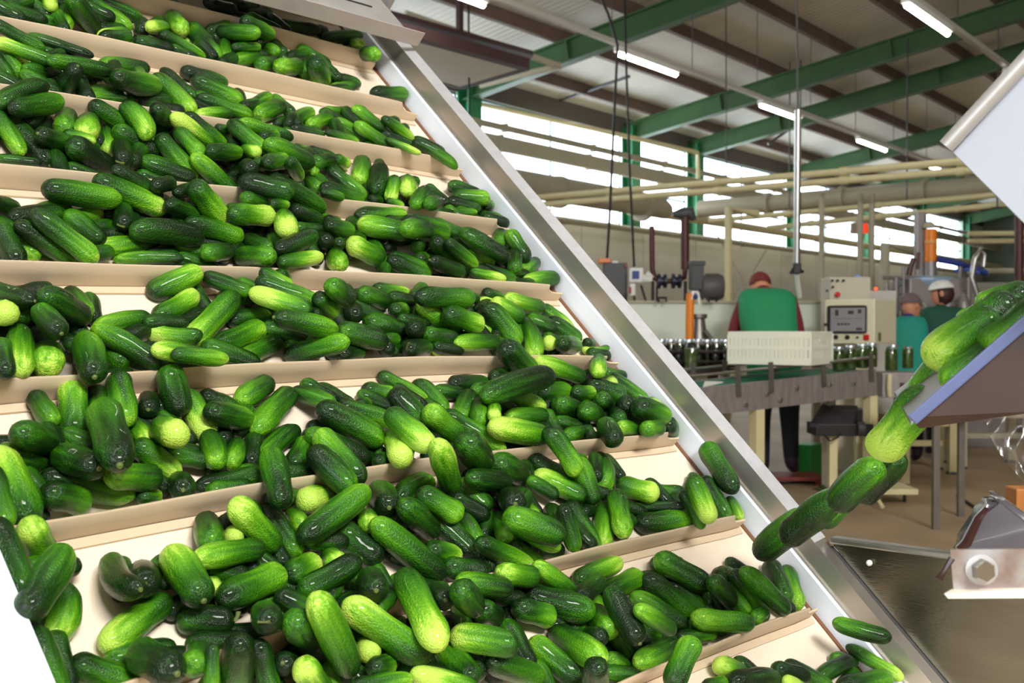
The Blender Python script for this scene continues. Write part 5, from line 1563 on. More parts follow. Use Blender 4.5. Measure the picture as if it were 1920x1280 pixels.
pp = P(1330, 722, 7.72); tag(MB().poly([P(1322, 716, 7.62), P(1356, 717, 7.75), P(1318, 726, 7.62)], ZZ*.006).build('paper_sheet', WHITEE), 'white sheet of paper lying on the green belt beside the incline rail', 'paper')
# orange riser and filler head
rz = thing('filler_head', 'orange riser tube and grey filler head standing behind the dark jars', 'machine', P(1300, 690, 9.2))
MB().tube([P(1292, 692, 9.2), P(1294, 550, 9.2)], .035, 12).build('riser', ORANGE, rz, SM)
MB().tube([P(1296, 562, 9.18), P(1300, 547, 9.18), P(1308, 548, 9.18), P(1311, 570, 9.18)], .014, 8).build('hose', WHITEE, rz, SM)
MB().lathe(P(1310, 692, 9.3), [(.11, 0), (.10, .2), (.06, .33), (.05, .42), (.07, .43), (.07, .46)], 14).build('head', STEELD, rz, SM)
MB().ball(P(1304, 556, 9.16), .02).build('blue_cap', BLUEP, rz, SM)
MB().tube([P(1322, 620, 9.2), P(1345, 650, 9.2), P(1340, 690, 9.2)], .02, 8).build('arm', STEELD, rz, SM)
# tank / low pale wall
t0 = P(1180, 567, 10.2); t1 = P(1560, 566, 10.4); dd = t1-t0; dd.z = 0
tk = thing('washing_tank', 'long pale washing tank behind the jars and the bowed worker', 'tank', Vector((((t0+t1)/2).x, ((t0+t1)/2).y, 0)))
m = MB().box((t0+t1)/2+FH*.4-ZZ*.28, dd, FH*.8, ZZ*.56, .01); m.build('basin', TANKM, tk)
MB().box((t0+t1)/2+FH*.4, dd*1.005, FH*.84, ZZ*.025, .004).build('rim', DUCTM, tk)
for t in (.03, .5, .97):
    q = t0.lerp(t1, t)+FH*.3; MB().box((q.x, q.y, (q.z-.5)/2), RT*.08, FH*.08, ZZ*(q.z-.5)).build('leg', DUCTM, tk)
for x in (1242, 1336): MB().tube([P(x-7, 566, 10.1), P(x-7, 558, 10.1), P(x+7, 558, 10.1), P(x+7, 566, 10.1)], .012, 6).build('handle', BLACK, tk)
# red oxide pipes, valves, pump
rp_ = thing('pipe_manifold', 'dark red riser pipes joined by blue valves beside the grey pump', 'pipes', P(1260, 600, 12.5))
MB().tube([P(1222, 424, 12.5), P(1223, 505, 12.5), P(1228, 522, 12.5), P(1240, 527, 12.5), P(1268, 527, 12.5), P(1283, 520, 12.5), P(1285, 500, 12.5)], .03, 10).build('pipe', DKRED, rp_, SM)
MB().tube([P(1284, 398, 12.5), P(1285, 505, 12.5)], .048, 12).build('riser', DKRED, rp_, SM)
for x in (1236, 1263): MB().lathe(P(x-5, 527, 12.5), [(.04, 0), (.085, .01), (.085, .04), (.05, .05), (.05, .07), (.08, .08), (.08, .11), (.04, .12)], 12, RT).build('valve', mat('dark blue valve', S(26, 30, 62), .4), rp_, SM)
MB().tube([P(1262, 402, 12.5), P(1280, 400, 12.5), P(1294, 398, 12.5), P(1302, 413, 12.5)], [.03, .07, .07, .03], 10).build('elbow', DKGREY, rp_, SM)
MB().tube([P(1224, 520, 12.5), P(1212, 512, 12.5)], .03, 8).build('nozzle', WHITEE, rp_, SM)
for x in (1224, 1285): MB().tube([P(x, 527, 12.6), Vector((*P(x, 527, 12.6)[:2], 0))], .02, 6).build('stand', DKGREY, rp_)
pu = thing('grey_pump', 'grey pump with a round motor behind the pale tank left of the cream standpipe', 'pump', P(1320, 600, 12))
MB().box(P(1305, 517, 12), RT*.13, FH*.2, ZZ*.30, .01).box(P(1306, 494, 12), RT*.16, FH*.22, ZZ*.05, .01).build('gearbox', DKGREY, pu)
MB().lathe(P(1312, 538, 12), [(.08, 0), (.13, .02), (.145, .06), (.145, .2), (.12, .25), (.06, .26)], 18, RT).build('motor', mat('motor grey', S(92, 88, 88), .5, .1, .1, 30), pu, SM)
MB().tube([P(1318, 498, 11.95), P(1322, 540, 11.95), P(1322, 566, 11.95)], .014, 6).build('cable', DUCTM, pu, SM)
q = P(1312, 566, 12); MB().box((q.x, q.y, q.z/2), RT*.3, FH*.25, ZZ*q.z).build('pedestal', DUCTM, pu)
# grey cabinet and socket box
gb = thing('control_cabinet', 'dark grey cabinet with an orange top hanging on cables beside the rail', 'cabinet', P(1156, 560, 12.6))
MB().box(P(1153, 530, 12.6), RT*.26, FH*.2, ZZ*.44, .008).build('case', DKGREY, gb)
MB().box(P(1133, 489, 12.58), RT*.13, FH*.2, ZZ*.05, .006).build('orange_lamp', mat('orange beacon', S(220, 130, 70), .4), gb)
MB().box(P(1152, 492, 12.58), RT*.07, FH*.14, ZZ*.03, .006).build('white_cap', WHITEE, gb)
MB().box(P(1174, 498, 12.46), RT*.03, FH*.03, ZZ*.03).build('red_button', REDP, gb)
q = P(1153, 566, 12.65); MB().box((q.x, q.y, q.z/2), RT*.1, FH*.1, ZZ*q.z).build('pedestal', DKGREY, gb)
sb = thing('socket_box', 'white industrial socket box with a blue socket lid and a red plug', 'socket box', P(1195, 545, 12.3))
MB().box(P(1193, 516, 12.3), RT*.15, FH*.09, ZZ*.16, .015).build('case', WHITEE, sb)
MB().box(P(1192, 515, 12.24), RT*.075, FH*.03, ZZ*.085, .006).build('blue_lid', BLUEP, sb)
MB().lathe(P(1205, 521, 12.28), [(.045, 0), (.045, .05), (.03, .1)], 12, RT-ZZ*.25).build('plug', WHITEE, sb, SM)
MB().box(P(1186, 543, 12.28), RT*.06, FH*.05, ZZ*.13, .01).build('lower_socket', WHITEE, sb)
MB().box(P(1181, 544, 12.24), RT*.03, FH*.02, ZZ*.07, .004).build('red_plug', REDP, sb)
for pts in ([P(1202, 535, 12.3), P(1216, 580, 12.2), P(1226, 612, 12.0)], [P(1232, 536, 12.4), P(1231, 580, 12.2), P(1228, 616, 12.0)], [P(1189, 550, 12.3), P(1190, 570, 12.3)]): MB().tube(pts, .012, 6).build('cable', BLACK, sb, SM)
# control monitor
mo = thing('control_monitor', 'beige enamel control monitor with a grey screen and red button right of the crate', 'monitor', P(1605, 645, 8.7))
f0 = P(1546, 644, 9.42); fx = (P(1640, 644, 9.16)-f0); fx.z = 0; Lm = fx.length; fx.normalize(); fb = Vector((-fx.y, fx.x, 0)); fb = fb if fb.dot(FH) > 0 else -fb; Hm = .372
MB().box(f0+fx*Lm/2+fb*.26+ZZ*Hm/2, fx*Lm, fb*.52, ZZ*Hm, .012).build('case', BEIGE, mo)
bz = MB().box(f0+fx*Lm*.46-fb*.004+ZZ*.205, fx*.335, fb*.012, ZZ*.232, .02).build('screen_bezel', mat('dark bezel', S(58, 50, 54), .4), mo)
MB().box(f0+fx*Lm*.47-fb*.011+ZZ*.203, fx*.292, fb*.006, ZZ*.196, .004).build('screen', mat('grey screen', S(150, 146, 150), .2), bz)
m = MB()
for (x, z, w, h) in ((-.09, .26, .03, .05), (.03, .263, .05, .03), (.105, .27, .03, .035), (-.075, .165, .022, .018), (-.045, .165, .022, .018), (-.015, .165, .022, .018), (.012, .165, .02, .014), (.0, .212, .25, .003), (.1, .125, .05, .02)): m.box(f0+fx*(Lm*.47+x)-fb*.0145+ZZ*z, fx*w, fb*.001, ZZ*h)
m.build('screen_drawing', mat('screen marks', S(70, 64, 74), .3), bz)
for x, r, mm in ((.10, .019, BLACK), (.20, .019, BLACK), (.285, .01, DKGREY)): MB().lathe(f0+fx*x+ZZ*.055, [(r, 0), (r, .012), (r*.7, .02)], 12, -fb).build('knob', mm, mo, SM)
MB().box(f0+fx*.36+ZZ*.055-fb*.006, fx*.045, fb*.014, ZZ*.048, .004).build('red_button', mat('red button', S(200, 20, 20), .35), mo)
MB().box(f0+fx*(Lm+.004)+fb*.10+ZZ*.06, fx*.012, fb*.05, ZZ*.07, .003).build('switch_plate', mat('olive plate', S(100, 104, 72), .5), mo)
MB().lathe(f0+fx*.012+ZZ*.16, [(.014, 0), (.014, .016)], 10, -fb).build('key_lock', DKGREY, mo)
q = f0+fx*Lm/2+fb*.36; MB().box((q.x, q.y, q.z/2), fx*.12, fb*.12, ZZ*q.z).build('pedestal', BEIGE, mo)
# rear control panel
rc = thing('rear_control_panel', 'tall beige panel with switches and a red stop button behind the monitor', 'panel', Vector((*P(1585, 560, 10.0)[:2], 0)))
a = P(1543, 520, 10.0); q = P(1585, 545, 10.05)
MB().box((q.x, q.y, .86), RT*.36, FH*.3, ZZ*1.72, .008).build('case', mat('grey beige case', S(196, 190, 170), .5, 0, .05, 4), rc)
MB().box((*P(1640, 560, 10.25)[:2], .83), RT*.3, FH*.3, ZZ*1.55, .008).build('side_case', mat('pale grey case', S(186, 184, 178), .5), rc)
MB().lathe(P(1570, 552, 9.88), [(.024, 0), (.024, .02), (.018, .03)], 12, -FH).build('stop_button', MATS['red button'], rc, SM)
for x, y, mm in ((1560, 526, BLACK), (1570, 526, BLACK), (1581, 526, BLACK), (1550, 545, DKGREY), (1561, 538, DKRED)): MB().lathe(P(x, y, 9.88), [(.012, 0), (.012, .02)], 8, -FH).build('switch', mm, rc)
for x in (1621, 1628, 1642): MB().lathe(P(x, 541, 10.08), [(.014, 0), (.012, .015)], 8, -FH).build('pilot_lamp', mat('red pilot lamp', S(255, 70, 40), .4, emit=2), rc)
MB().tube([P(1600, 527, 10.05), P(1608, 523, 10.05), P(1618, 527, 10.05)], [.03, .045, .03], 8).build('cloth', mat('light blue cloth', S(128, 170, 226), .8), rc, SM)
# dark motor box below the line, on its cream pedestal
db = thing('motor_hood', 'dark box shaped motor hood on a cream pedestal under the packing conveyor', 'machine', PZ(1560, 893, 0))
MB().poly([P(1541, 758, 8.8), P(1608, 760, 8.75), P(1600, 795, 8.4), P(1519, 793, 8.35)], -ZZ*.03).build('lid', mat('dark violet steel', S(60, 52, 66), .4, .4), db)
MB().box(P(1574, 803, 8.5), RT*.43, FH*.28, ZZ*.09, .006).build('body', BLACK, db)
MB().box(P(1586, 778, 8.8), RT*.3, FH*.3, ZZ*.1).build('gear_case', mat('purple grey casting', S(84, 74, 84), .5), db)
MB().lathe(P(1607, 803, 8.34), [(.05, 0), (.05, .05), (.03, .06)], 14, RT).build('motor', DKGREY, db, SM)
q = P(1561, 815, 8.45); MB().box((q.x, q.y, q.z/2), RT*.06, FH*.06, ZZ*q.z).build('pedestal', CREAM, db)
MB().tube([P(1545, 814, 8.3), P(1556, 826, 8.3), P(1570, 820, 8.3), P(1578, 812, 8.3)], .008, 6).build('cable', BLACK, db)
tag(MB().abox(PZ(1512, 892, 0)+ZZ*.14, .26, .2, .28, .02).build('green_bin', mat('green bin', S(22, 140, 50), .45)), 'bright green bin on the floor behind the worker legs', 'bin')
st_ = thing('step_platform', 'low dark red wooden step under the bowed worker boots', 'step', PZ(1492, 912, 0))
sp = PZ(1486, 904, 0); sx_ = RT
MB().box(sp+ZZ*.05, RT*.46, FH*.36, ZZ*.03, .005).build('board', mat('dark red wood', S(128, 42, 30), .6, 0, .3, 10, stretch=(1, 6, 1)), st_)
for e in (-.17, .17): MB().box(sp+RT*e+ZZ*.018, RT*.05, FH*.33, ZZ*.034).build('foot', mat('red brown wood', S(120, 44, 28), .6, 0, .3, 8), st_)
# steel table, cream low frames in the right middle distance
tb = thing('steel_table', 'stainless table on two slim visible legs behind the feed chute', 'table', PZ(1790, 980, 0))
for x, y in ((1754, 992), (1801, 968)): q = PZ(x, y, 0); MB().box((q.x, q.y, .43), RT*.04, FH*.04, ZZ*.86).build('leg', STEELD, tb)
c_ = (PZ(1754, 992, 0)+PZ(1801, 968, 0))/2+RT*.38
MB().box((c_.x, c_.y, .88), RT*1.15, FH*.75, ZZ*.04, .004).build('table_top', STEELD, tb)
for e in ((.5, -.3), (.5, .3)): q = c_+RT*e[0]+FH*e[1]; MB().box((q.x, q.y, .43), RT*.04, FH*.04, ZZ*.86).build('leg', STEELD, tb)
def frame_unit(label, x, y, w, h, dp, m, legs=((-.5, -.5), (.5, -.5), (-.5, .5), (.5, .5))):
    q = PZ(x, y, 0); t = thing('machine_base', label, 'machine base', q)
    MB().box(q+ZZ*h, RT*w, FH*dp, ZZ*.09, .006).build('beam', m, t)
    MB().box(q+ZZ*h*.55, RT*w*.96, FH*.04, ZZ*.05).build('crossbar', m, t)
    for a, b in legs: MB().box(q+RT*w*a*.92+FH*dp*b*.9+ZZ*h/2, RT*.07, FH*.07, ZZ*h).build('leg', m, t); MB().lathe(q+RT*w*a*.92+FH*dp*b*.9, [(.05, 0), (.05, .02), (.02, .03)], 10).build('foot', DKGREY, t)
frame_unit('cream machine base on levelling feet under the filling line, left one', 1652, 906, .28, .42, .36, CREAM)
frame_unit('cream machine base on levelling feet seen under the chute tip', 1718, 884, .55, .46, .36, mat('dull cream', S(190, 176, 132), .55, 0, .12, 5))
frame_unit('grey beige machine base right of the two steel table legs', 1850, 872, .7, .5, .5, DUCTM)
pt = PZ(1660, 940, 0); lw = thing('low_pallet', 'low cream floor plate with small black feet below the falling cucumbers', 'plate', pt)
MB().box(pt+ZZ*.10, RT*.34, FH*.4, ZZ*.04, .004).build('plate', CREAM, lw)
for a in (-.14, .14): MB().tube([pt+RT*a, pt+RT*a+ZZ*.09], .012, 6).build('foot', BLACK, lw)
MB().tube([PZ(1655, 950, .03), PZ(1640, 925, .1)], .014, 8).build('stay', CREAM, lw)
tag(MB().tube([PZ(1795, 930, .01), PZ(1830, 952, .01), PZ(1860, 956, .01), PZ(1925, 955, .01)], .012, 6).build('floor_cable', BLACK), 'thin dark cable lying across the wet floor behind the glossy cover', 'cable')
for i, (x, y) in enumerate(((1549, 916), (1590, 908))):
    m = MB(); rr = random.Random(i)
    for k in range(14): a = rr.uniform(0, 6.28); p0 = PZ(x+rr.uniform(-14, 14), y+rr.uniform(-4, 4), .012); m.tube([p0, p0+Vector((math.cos(a), math.sin(a), rr.uniform(0, .2)))*.1], [.012, .006], 5)
    tag(m.build('trimming_heap', mat('green trimmings', S(74, 90, 44), .7)), 'small heap of green trimmings on the floor, %s of the red step' % ('right' if i == 0 else 'further right'), 'trimmings')
# filling machine in the right background
fmch = thing('filling_machine', 'grey stainless filling machine with a tall orange cylinder and blue hoses', 'machine', PZ(1745, 792, 0))
GM = mat('hazy machine grey', S(150, 142, 142), .45, .5, .2, 5)
q = P(1735, 600, 12.2); MB().box((q.x, q.y, .42), RT*1.5, FH*.9, ZZ*.84, .01).build('base_cabinet', GM, fmch)
MB().box(P(1740, 553, 12.2), RT*.62, FH*.6, ZZ*.34, .02).build('turret', GM, fmch)
MB().lathe(P(1735, 535, 12.2), [(.32, 0), (.34, .03), (.34, .07), (.2, .1)], 20).build('turret_ring', mat('pale blue ring', S(160, 186, 214), .35, .3), fmch, SM)
MB().lathe(P(1745, 491, 12.2), [(.066, 0), (.066, .34), (.06, .36)], 18).build('cylinder', mat('orange cylinder', S(228, 126, 10), .4), fmch, SM)
MB().lathe(P(1745, 456, 12.18), [(.069, 0), (.069, .025)], 18).build('cylinder_band', mat('amber band', S(232, 170, 90), .4), fmch, SM)
MB().tube([P(1745, 491, 12.2), P(1745, 540, 12.2)], .068, 14).build('cylinder_foot', GM, fmch, SM)
MB().box(P(1724, 470, 12.3), RT*.09, FH*.1, ZZ*.85, .01).build('mast', GM, fmch)
MB().lathe(P(1742, 427, 12.2), [(.07, 0), (.05, .05), (.02, .07)], 12).build('cylinder_cap', DUCTM, fmch, SM)
MB().tube([P(1758, 486, 12.1), P(1790, 492, 12.1), P(1822, 502, 12.1), P(1850, 512, 12.1)], .035, 10).build('blue_hose', BLUEP, fmch, SM)
MB().tube([P(1790, 508, 12.0), P(1818, 505, 12.0), P(1836, 512, 12.0)], .02, 8).build('thin_blue_hose', mat('light blue hose', S(70, 100, 190), .4), fmch, SM)
MB().tube([P(1713, 484, 12.0), P(1707, 500, 12.0), P(1704, 516, 12.0)], .03, 8).tube([P(1722, 473, 12), P(1720, 505, 12)], .02, 8).build('red_lever', DKRED, fmch, SM)
MB().tube([P(1838, 570, 11.6), P(1822, 520, 11.6), P(1828, 485, 11.6), P(1838, 470, 11.6), P(1846, 478, 11.6), P(1844, 500, 11.6)], .03, 10).build('steel_bend', STEEL, fmch, SM)
for x, y0, r in ((1680, 520, .03), (1694, 500, .022), (1662, 530, .025), (1800, 500, .03), (1815, 520, .035), (1785, 530, .02)): MB().tube([P(x, y0, 12), P(x, 640, 12)], r, 10).build('column', GM, fmch, SM)
for y in (520, 548): MB().tube([P(1655, y, 12), P(1815, y+4, 12)], .022, 8).build('crossbar', GM, fmch, SM)
for x in (1672, 1706, 1776, 1806): MB().lathe(P(x, 588, 11.7), [(.07, 0), (.08, .1), (.05, .16), (.02, .22)], 12).build('filling_head', GM, fmch, SM)
# small wall things
lp_ = thing('warning_lamp', 'small red warning lamp on a grey box in front of the far windows', 'lamp', P(1622, 440, 16))
MB().lathe(P(1622, 437, 16), [(.04, 0), (.045, .08), (.03, .14)], 12).build('lens', mat('red lens', S(236, 60, 24), .35, emit=.6), lp_, SM)
MB().box(P(1606, 428, 16.1), RT*.16, FH*.1, ZZ*.16, .01).build('box', DUCTM, lp_)
MB().tube([P(1615, 440, 16.1), Vector((*P(1615, 440, 16.1)[:2], 0))], .025, 8).build('post', DUCTM, lp_)
tag(MB().tube([P(1911, 300, 13), Vector((*P(1911, 560, 13)[:2], 0))], .05, 10).build('red_post', DKRED), 'dark red upright post at the right edge behind the chute', 'post')
for y, d in ((438, 15), (452, 15.2), (508, 14)): pipe('far_pipe', 'pale horizontal pipe at right below the white hood, %s' % {438: 'top one', 452: 'middle one', 508: 'rusty bottom one'}[y], 'pipe', [P(1815, y, d), P(1960, y-1, d)], .035, CREAM if y < 500 else DUCTM, 8)
MB_ = MB().box((*P(1862, 600, 13.5)[:2], .9), RT*.7, FH*.5, ZZ*1.8, .01); tag(MB_.build('grey_cabinet', mat('far grey cabinet', S(140, 140, 128), .6, 0, .1, 2)), 'tall grey cabinet in the hazy right background behind the hard hat worker', 'cabinet')
for x in (1500, 1520, 1672, 1690): pass
for i, x in enumerate((1540, 1612, 1634)):
    q = P(x, 560, 14.5); tag(MB().tube([(q.x, q.y, 0), (q.x, q.y, 3.0)], .04, 8).build('wall_post', DUCTM), 'slim grey upright against the rear wall, %s of three from left' % ORD[i], 'post')
for i, (x, y0, x2, y2) in enumerate(((1345, 440, 1408, 556), (1436, 470, 1380, 562))):
    q0, q1 = P(x, y0, 17), P(x2, y2, 16.5); tag(MB().tube([q0, q1, q1-ZZ*(q1.z-.02)], .014, 6).build('tie_rod', DUCTM), 'thin %s tie rod crossing the grey wall near the cream standpipe' % ('left' if i == 0 else 'right'), 'rod')

# ------------------------------------------------------------------ people
def skin_mesh(verts, edges, root=0, lv=2):
    """verts: (Vector, rx, ry); one continuous surface grown round connected edges"""
    me = bpy.data.meshes.new('tmp'); me.from_pydata([v[0] for v in verts], edges, []); o = bpy.data.objects.new('tmp', me); COL.objects.link(o)
    o.modifiers.new('skin', 'SKIN'); 
    if not me.skin_vertices: bpy.context.view_layer.update()
    for i, v in enumerate(verts):
        sv = me.skin_vertices[0].data[i]; sv.radius = (v[1], v[2]); sv.use_root = (i == root); sv.use_loose = False
    s = o.modifiers.new('sub', 'SUBSURF'); s.levels = lv; s.render_levels = lv
    bpy.context.view_layer.update(); dg = bpy.context.evaluated_depsgraph_get(); ev = o.evaluated_get(dg); m2 = bpy.data.meshes.new_from_object(ev, depsgraph=dg)
    bpy.data.objects.remove(o); bpy.data.meshes.remove(me); return m2
def head_into(bm, c, fwd, up, s=1.0):
    """adds an egg-shaped head with brow, nose, mouth, chin and ears to bm"""
    fwd = fwd.normalized(); side = fwd.cross(up).normalized(); up = side.cross(fwd).normalized()
    t = MB(); t.bm.free(); t.bm = bm
    n0 = len(bm.verts); t.ball(c, .076*s, .098*s, .118*s, 20, (side, fwd, up)); bm.verts.ensure_lookup_table()
    for v in list(bm.verts)[n0:]:
        l = v.co-c; f = l.dot(fwd); u = l.dot(up)
        if f > 0 and u < 0: v.co -= side*l.dot(side)*(-u/.118/s)*.30          # narrower jaw
        if u < -.05*s: v.co += fwd*.012*s
    t.tube([c+fwd*.088*s+up*.02*s, c+fwd*.108*s-up*.012*s, c+fwd*.094*s-up*.026*s], [.008*s, .013*s, .009*s], 8)   # nose
    t.tube([c+fwd*.094*s-up*.058*s-side*.022*s, c+fwd*.099*s-up*.056*s, c+fwd*.094*s-up*.058*s+side*.022*s], .006*s, 6)  # lips
    for e in (-1, 1):
        t.ball(c+side*e*.077*s-up*.002*s-fwd*.008*s, .012*s, .024*s, .034*s, 10, (side, fwd, up))      # ears
        t.ball(c+side*e*.03*s+fwd*.088*s+up*.018*s, .012*s, .008*s, .008*s, 8, (side, fwd, up))        # eyes
def hand_into(bm, wrist, d, nrm, s=1.0):
    d = d.normalized(); sd = d.cross(nrm).normalized(); nrm = sd.cross(d).normalized(); t = MB(); t.bm.free(); t.bm = bm
    t.ball(wrist+d*.045*s, .042*s, .052*s, .018*s, 12, (sd, d, nrm))
    for k, (o_, L) in enumerate(((-.028, .068), (-.010, .078), (.009, .073), (.027, .056))):
        b = wrist+d*.082*s+sd*o_*s; t.tube([b-d*.02*s, b+d*L*.4*s-nrm*.004*s, b+d*L*.75*s-nrm*.018*s, b+d*L*.95*s-nrm*.036*s], [.0095*s, .009*s, .0082*s, .006*s], 8)
    b = wrist+d*.03*s-sd*.036*s; t.tube([b, b+d*.03*s-sd*.026*s-nrm*.01*s, b+d*.062*s-sd*.03*s-nrm*.024*s], [.012*s, .010*s, .007*s], 8)
def person(name_label, base, right, fwd, pose, mats, cap, sc=1.0):
    """pose: joint name -> (right, forward, up) in metres from the feet centre"""
    J = {k: base+(right*v[0]+fwd*v[1]+ZZ*v[2])*sc for k, v in pose.items()}
    r = thing('person', name_label, 'person', base)
    names = ['pelvis', 'belly', 'chest', 'neckb', 'neck', 'shl', 'ell', 'wrl', 'shr', 'elr', 'wrr', 'hipl', 'knl', 'anl', 'tol', 'hipr', 'knr', 'anr', 'tor']
    rad = dict(pelvis=(.155, .125), belly=(.15, .115), chest=(.17, .125), neckb=(.075, .075), neck=(.055, .058), shl=(.075, .075), shr=(.075, .075), ell=(.05, .05), elr=(.05, .05), wrl=(.034, .034), wrr=(.034, .034),
               hipl=(.105, .105), hipr=(.105, .105), knl=(.075, .075), knr=(.075, .075), anl=(.055, .055), anr=(.055, .055), tol=(.042, .038), tor=(.042, .038))
    E = [(0, 1), (1, 2), (2, 3), (3, 4), (2, 5), (5, 6), (6, 7), (2, 8), (8, 9), (9, 10), (0, 11), (11, 12), (12, 13), (13, 14), (0, 15), (15, 16), (16, 17), (17, 18)]
    me = skin_mesh([(J[n], rad[n][0]*sc, rad[n][1]*sc) for n in names], E)
    bm = bmesh.new(); bm.from_mesh(me); 
    hc = J['head']; head_into(bm, hc, (J['look']-hc), (hc-J['neck']).normalized()+ZZ*.4)
    hand_into(bm, J['wrl'], J['wrl']-J['ell'], fwd*.3+ZZ); hand_into(bm, J['wrr'], J['wrr']-J['elr'], fwd*.3+ZZ)
    # material by the nearest bone: 0 skin 1 sleeves 2 trousers 3 boots
    seg = {'ell': 1, 'shl': 1, 'elr': 1, 'shr': 1, 'chest': 1, 'belly': 1, 'neckb': 1, 'pelvis': 2, 'hipl': 2, 'hipr': 2, 'knl': 2, 'knr': 2, 'anl': 3, 'anr': 3, 'tol': 3, 'tor': 3, 'head': 0, 'wrl': 0, 'wrr': 0, 'neck': 0}
    pts = []
    for a, b in [(names[i], names[j]) for i, j in E]:
        for t in (0, .25, .5, .75, 1):
            pts.append((J[a].lerp(J[b], t), seg[a] if t < .8 else seg[b]))
    for k in ('wrl', 'wrr'): pts.append((J[k]+(J[k]-J[{'wrl': 'ell', 'wrr': 'elr'}[k]]).normalized()*.12, 0))
    pts.append((hc, 0)); pts.append((hc+ZZ*.08, 0)); pts.append((hc-ZZ*.06, 0))
    for f in bm.faces:
        c = f.calc_center_median(); f.material_index = min(pts, key=lambda p: (p[0]-c).length_squared)[1]; f.smooth = True
    for v in bm.verts: v.co -= base
    m2 = bpy.data.meshes.new('body'); bm.to_mesh(m2); bm.free()
    for m in (SKIN, mats['sleeve'], mats['trouser'], mats['boot']): m2.materials.append(m)
    bo = bpy.data.objects.new('body', m2); COL.objects.link(bo); bo.parent = r
    # sleeveless vest: torso surface a little outside the body, open at arms
    sh = (J['shl']+J['shr'])/2; wd_ = (J['shr']-J['shl']).length/2; sp_ = [J['pelvis']-ZZ*.20*sc, J['pelvis'], J['belly'], J['chest'], sh+ZZ*.06*sc, sh.lerp(J['neckb'], .55)+ZZ*.065*sc, J['neckb']+ZZ*.04*sc]
    hw_ = [.20*sc, .195*sc, .2*sc, max(.215*sc, wd_*1.12), wd_*1.28, wd_*.95, .095*sc]; hd_ = [.16, .15, .15, .162, .15, .125, .09]; vb = bmesh.new(); rg = []
    for c, a_, d_ in zip(sp_, hw_, hd_): rg.append([vb.verts.new(c+right*a_*math.copysign(abs(math.cos(q))**.75, math.cos(q))+fwd*d_*sc*math.copysign(abs(math.sin(q))**.75, math.sin(q))-base) for q in [2*math.pi*k/20 for k in range(20)]])
    for A, C in zip(rg, rg[1:]):
        for k in range(20): vb.faces.new((A[k], A[(k+1) % 20], C[(k+1) % 20], C[k]))
    vb.faces.new(rg[-1]); bmesh.ops.recalc_face_normals(vb, faces=vb.faces); vm0 = bpy.data.meshes.new('vest'); vb.to_mesh(vm0); vb.free()
    to = bpy.data.objects.new('tmp', vm0); COL.objects.link(to); ms = to.modifiers.new('s', 'SUBSURF'); ms.levels = 2; ms.render_levels = 2
    bpy.context.view_layer.update(); dg = bpy.context.evaluated_depsgraph_get(); vm = bpy.data.meshes.new_from_object(to.evaluated_get(dg), depsgraph=dg); bpy.data.objects.remove(to)
    vm.polygons.foreach_set('use_smooth', [True]*len(vm.polygons)); vm.materials.append(mats['vest']); vo = bpy.data.objects.new('vest', vm); COL.objects.link(vo); vo.parent = r
    cap(r, hc, (J['look']-hc).normalized(), ((hc-J['neck']).normalized()+ZZ*.4).normalized())
    return r
GV = mat('green work vest', S(24, 140, 88), .7, 0, .12, 4); TEAL = mat('teal work vest', S(20, 146, 128), .7, 0, .1, 4); DGV = mat('dark green jacket', S(18, 78, 58), .75, 0, .1, 5)
MAR = mat('maroon sleeve', S(122, 38, 42), .75, 0, .12, 9); NAVY = mat('navy trousers', S(20, 20, 34), .8); VIOL = mat('violet sleeve', S(54, 34, 120), .75)
BOOT = mat('dark violet boots', S(44, 30, 44), .45)
def cap_cloth(m, peak=None):
    def f(r, c, fw, up):
        sd = fw.cross(up).normalized(); up = sd.cross(fw)
        b = MB().ball(c+up*.032-fw*.008, .094, .114, .10, 18, (sd, fw, up))
        bmesh.ops.bisect_plane(b.bm, geom=list(b.bm.verts)+list(b.bm.edges)+list(b.bm.faces), plane_co=c+up*.012, plane_no=-up+fw*.15, clear_outer=True)
        b.build('cap', m, r, 2)
        if peak:
            t = MB(); t.poly([c+up*.045+fw*.085+sd*.075, c+up*.035+fw*.15+sd*.05, c+up*.032+fw*.165, c+up*.035+fw*.15-sd*.05, c+up*.045+fw*.085-sd*.075], up*.008); t.build('visor', peak, r)
    return f
def cap_helmet(r, c, fw, up):
    sd = fw.cross(up).normalized(); up = sd.cross(fw)
    h = MB().ball(c-fw*.012-up*.0, .085, .106, .112, 18, (sd, fw, up)); bmesh.ops.bisect_plane(h.bm, geom=list(h.bm.verts)+list(h.bm.edges)+list(h.bm.faces), plane_co=c+fw*.03, plane_no=fw, clear_outer=True); h.build('hair', mat('dark red hair', S(58, 20, 26), .6, 0, .3, 30), r, 2)
    b = MB().ball(c+up*.05, .105, .125, .092, 20, (sd, fw, up)); bmesh.ops.bisect_plane(b.bm, geom=list(b.bm.verts)+list(b.bm.edges)+list(b.bm.faces), plane_co=c+up*.045, plane_no=-up, clear_outer=True)
    b.build('helmet', mat('white helmet', S(222, 222, 218), .35), r, 2)
    t = MB(); t.lathe(c+up*.042, [(.112, 0), (.132, .002), (.132, .008), (.11, .012)], 24, up); t.build('helmet_brim', MATS['white helmet'], r, SM)
p1 = PZ(1472, 891, .066)
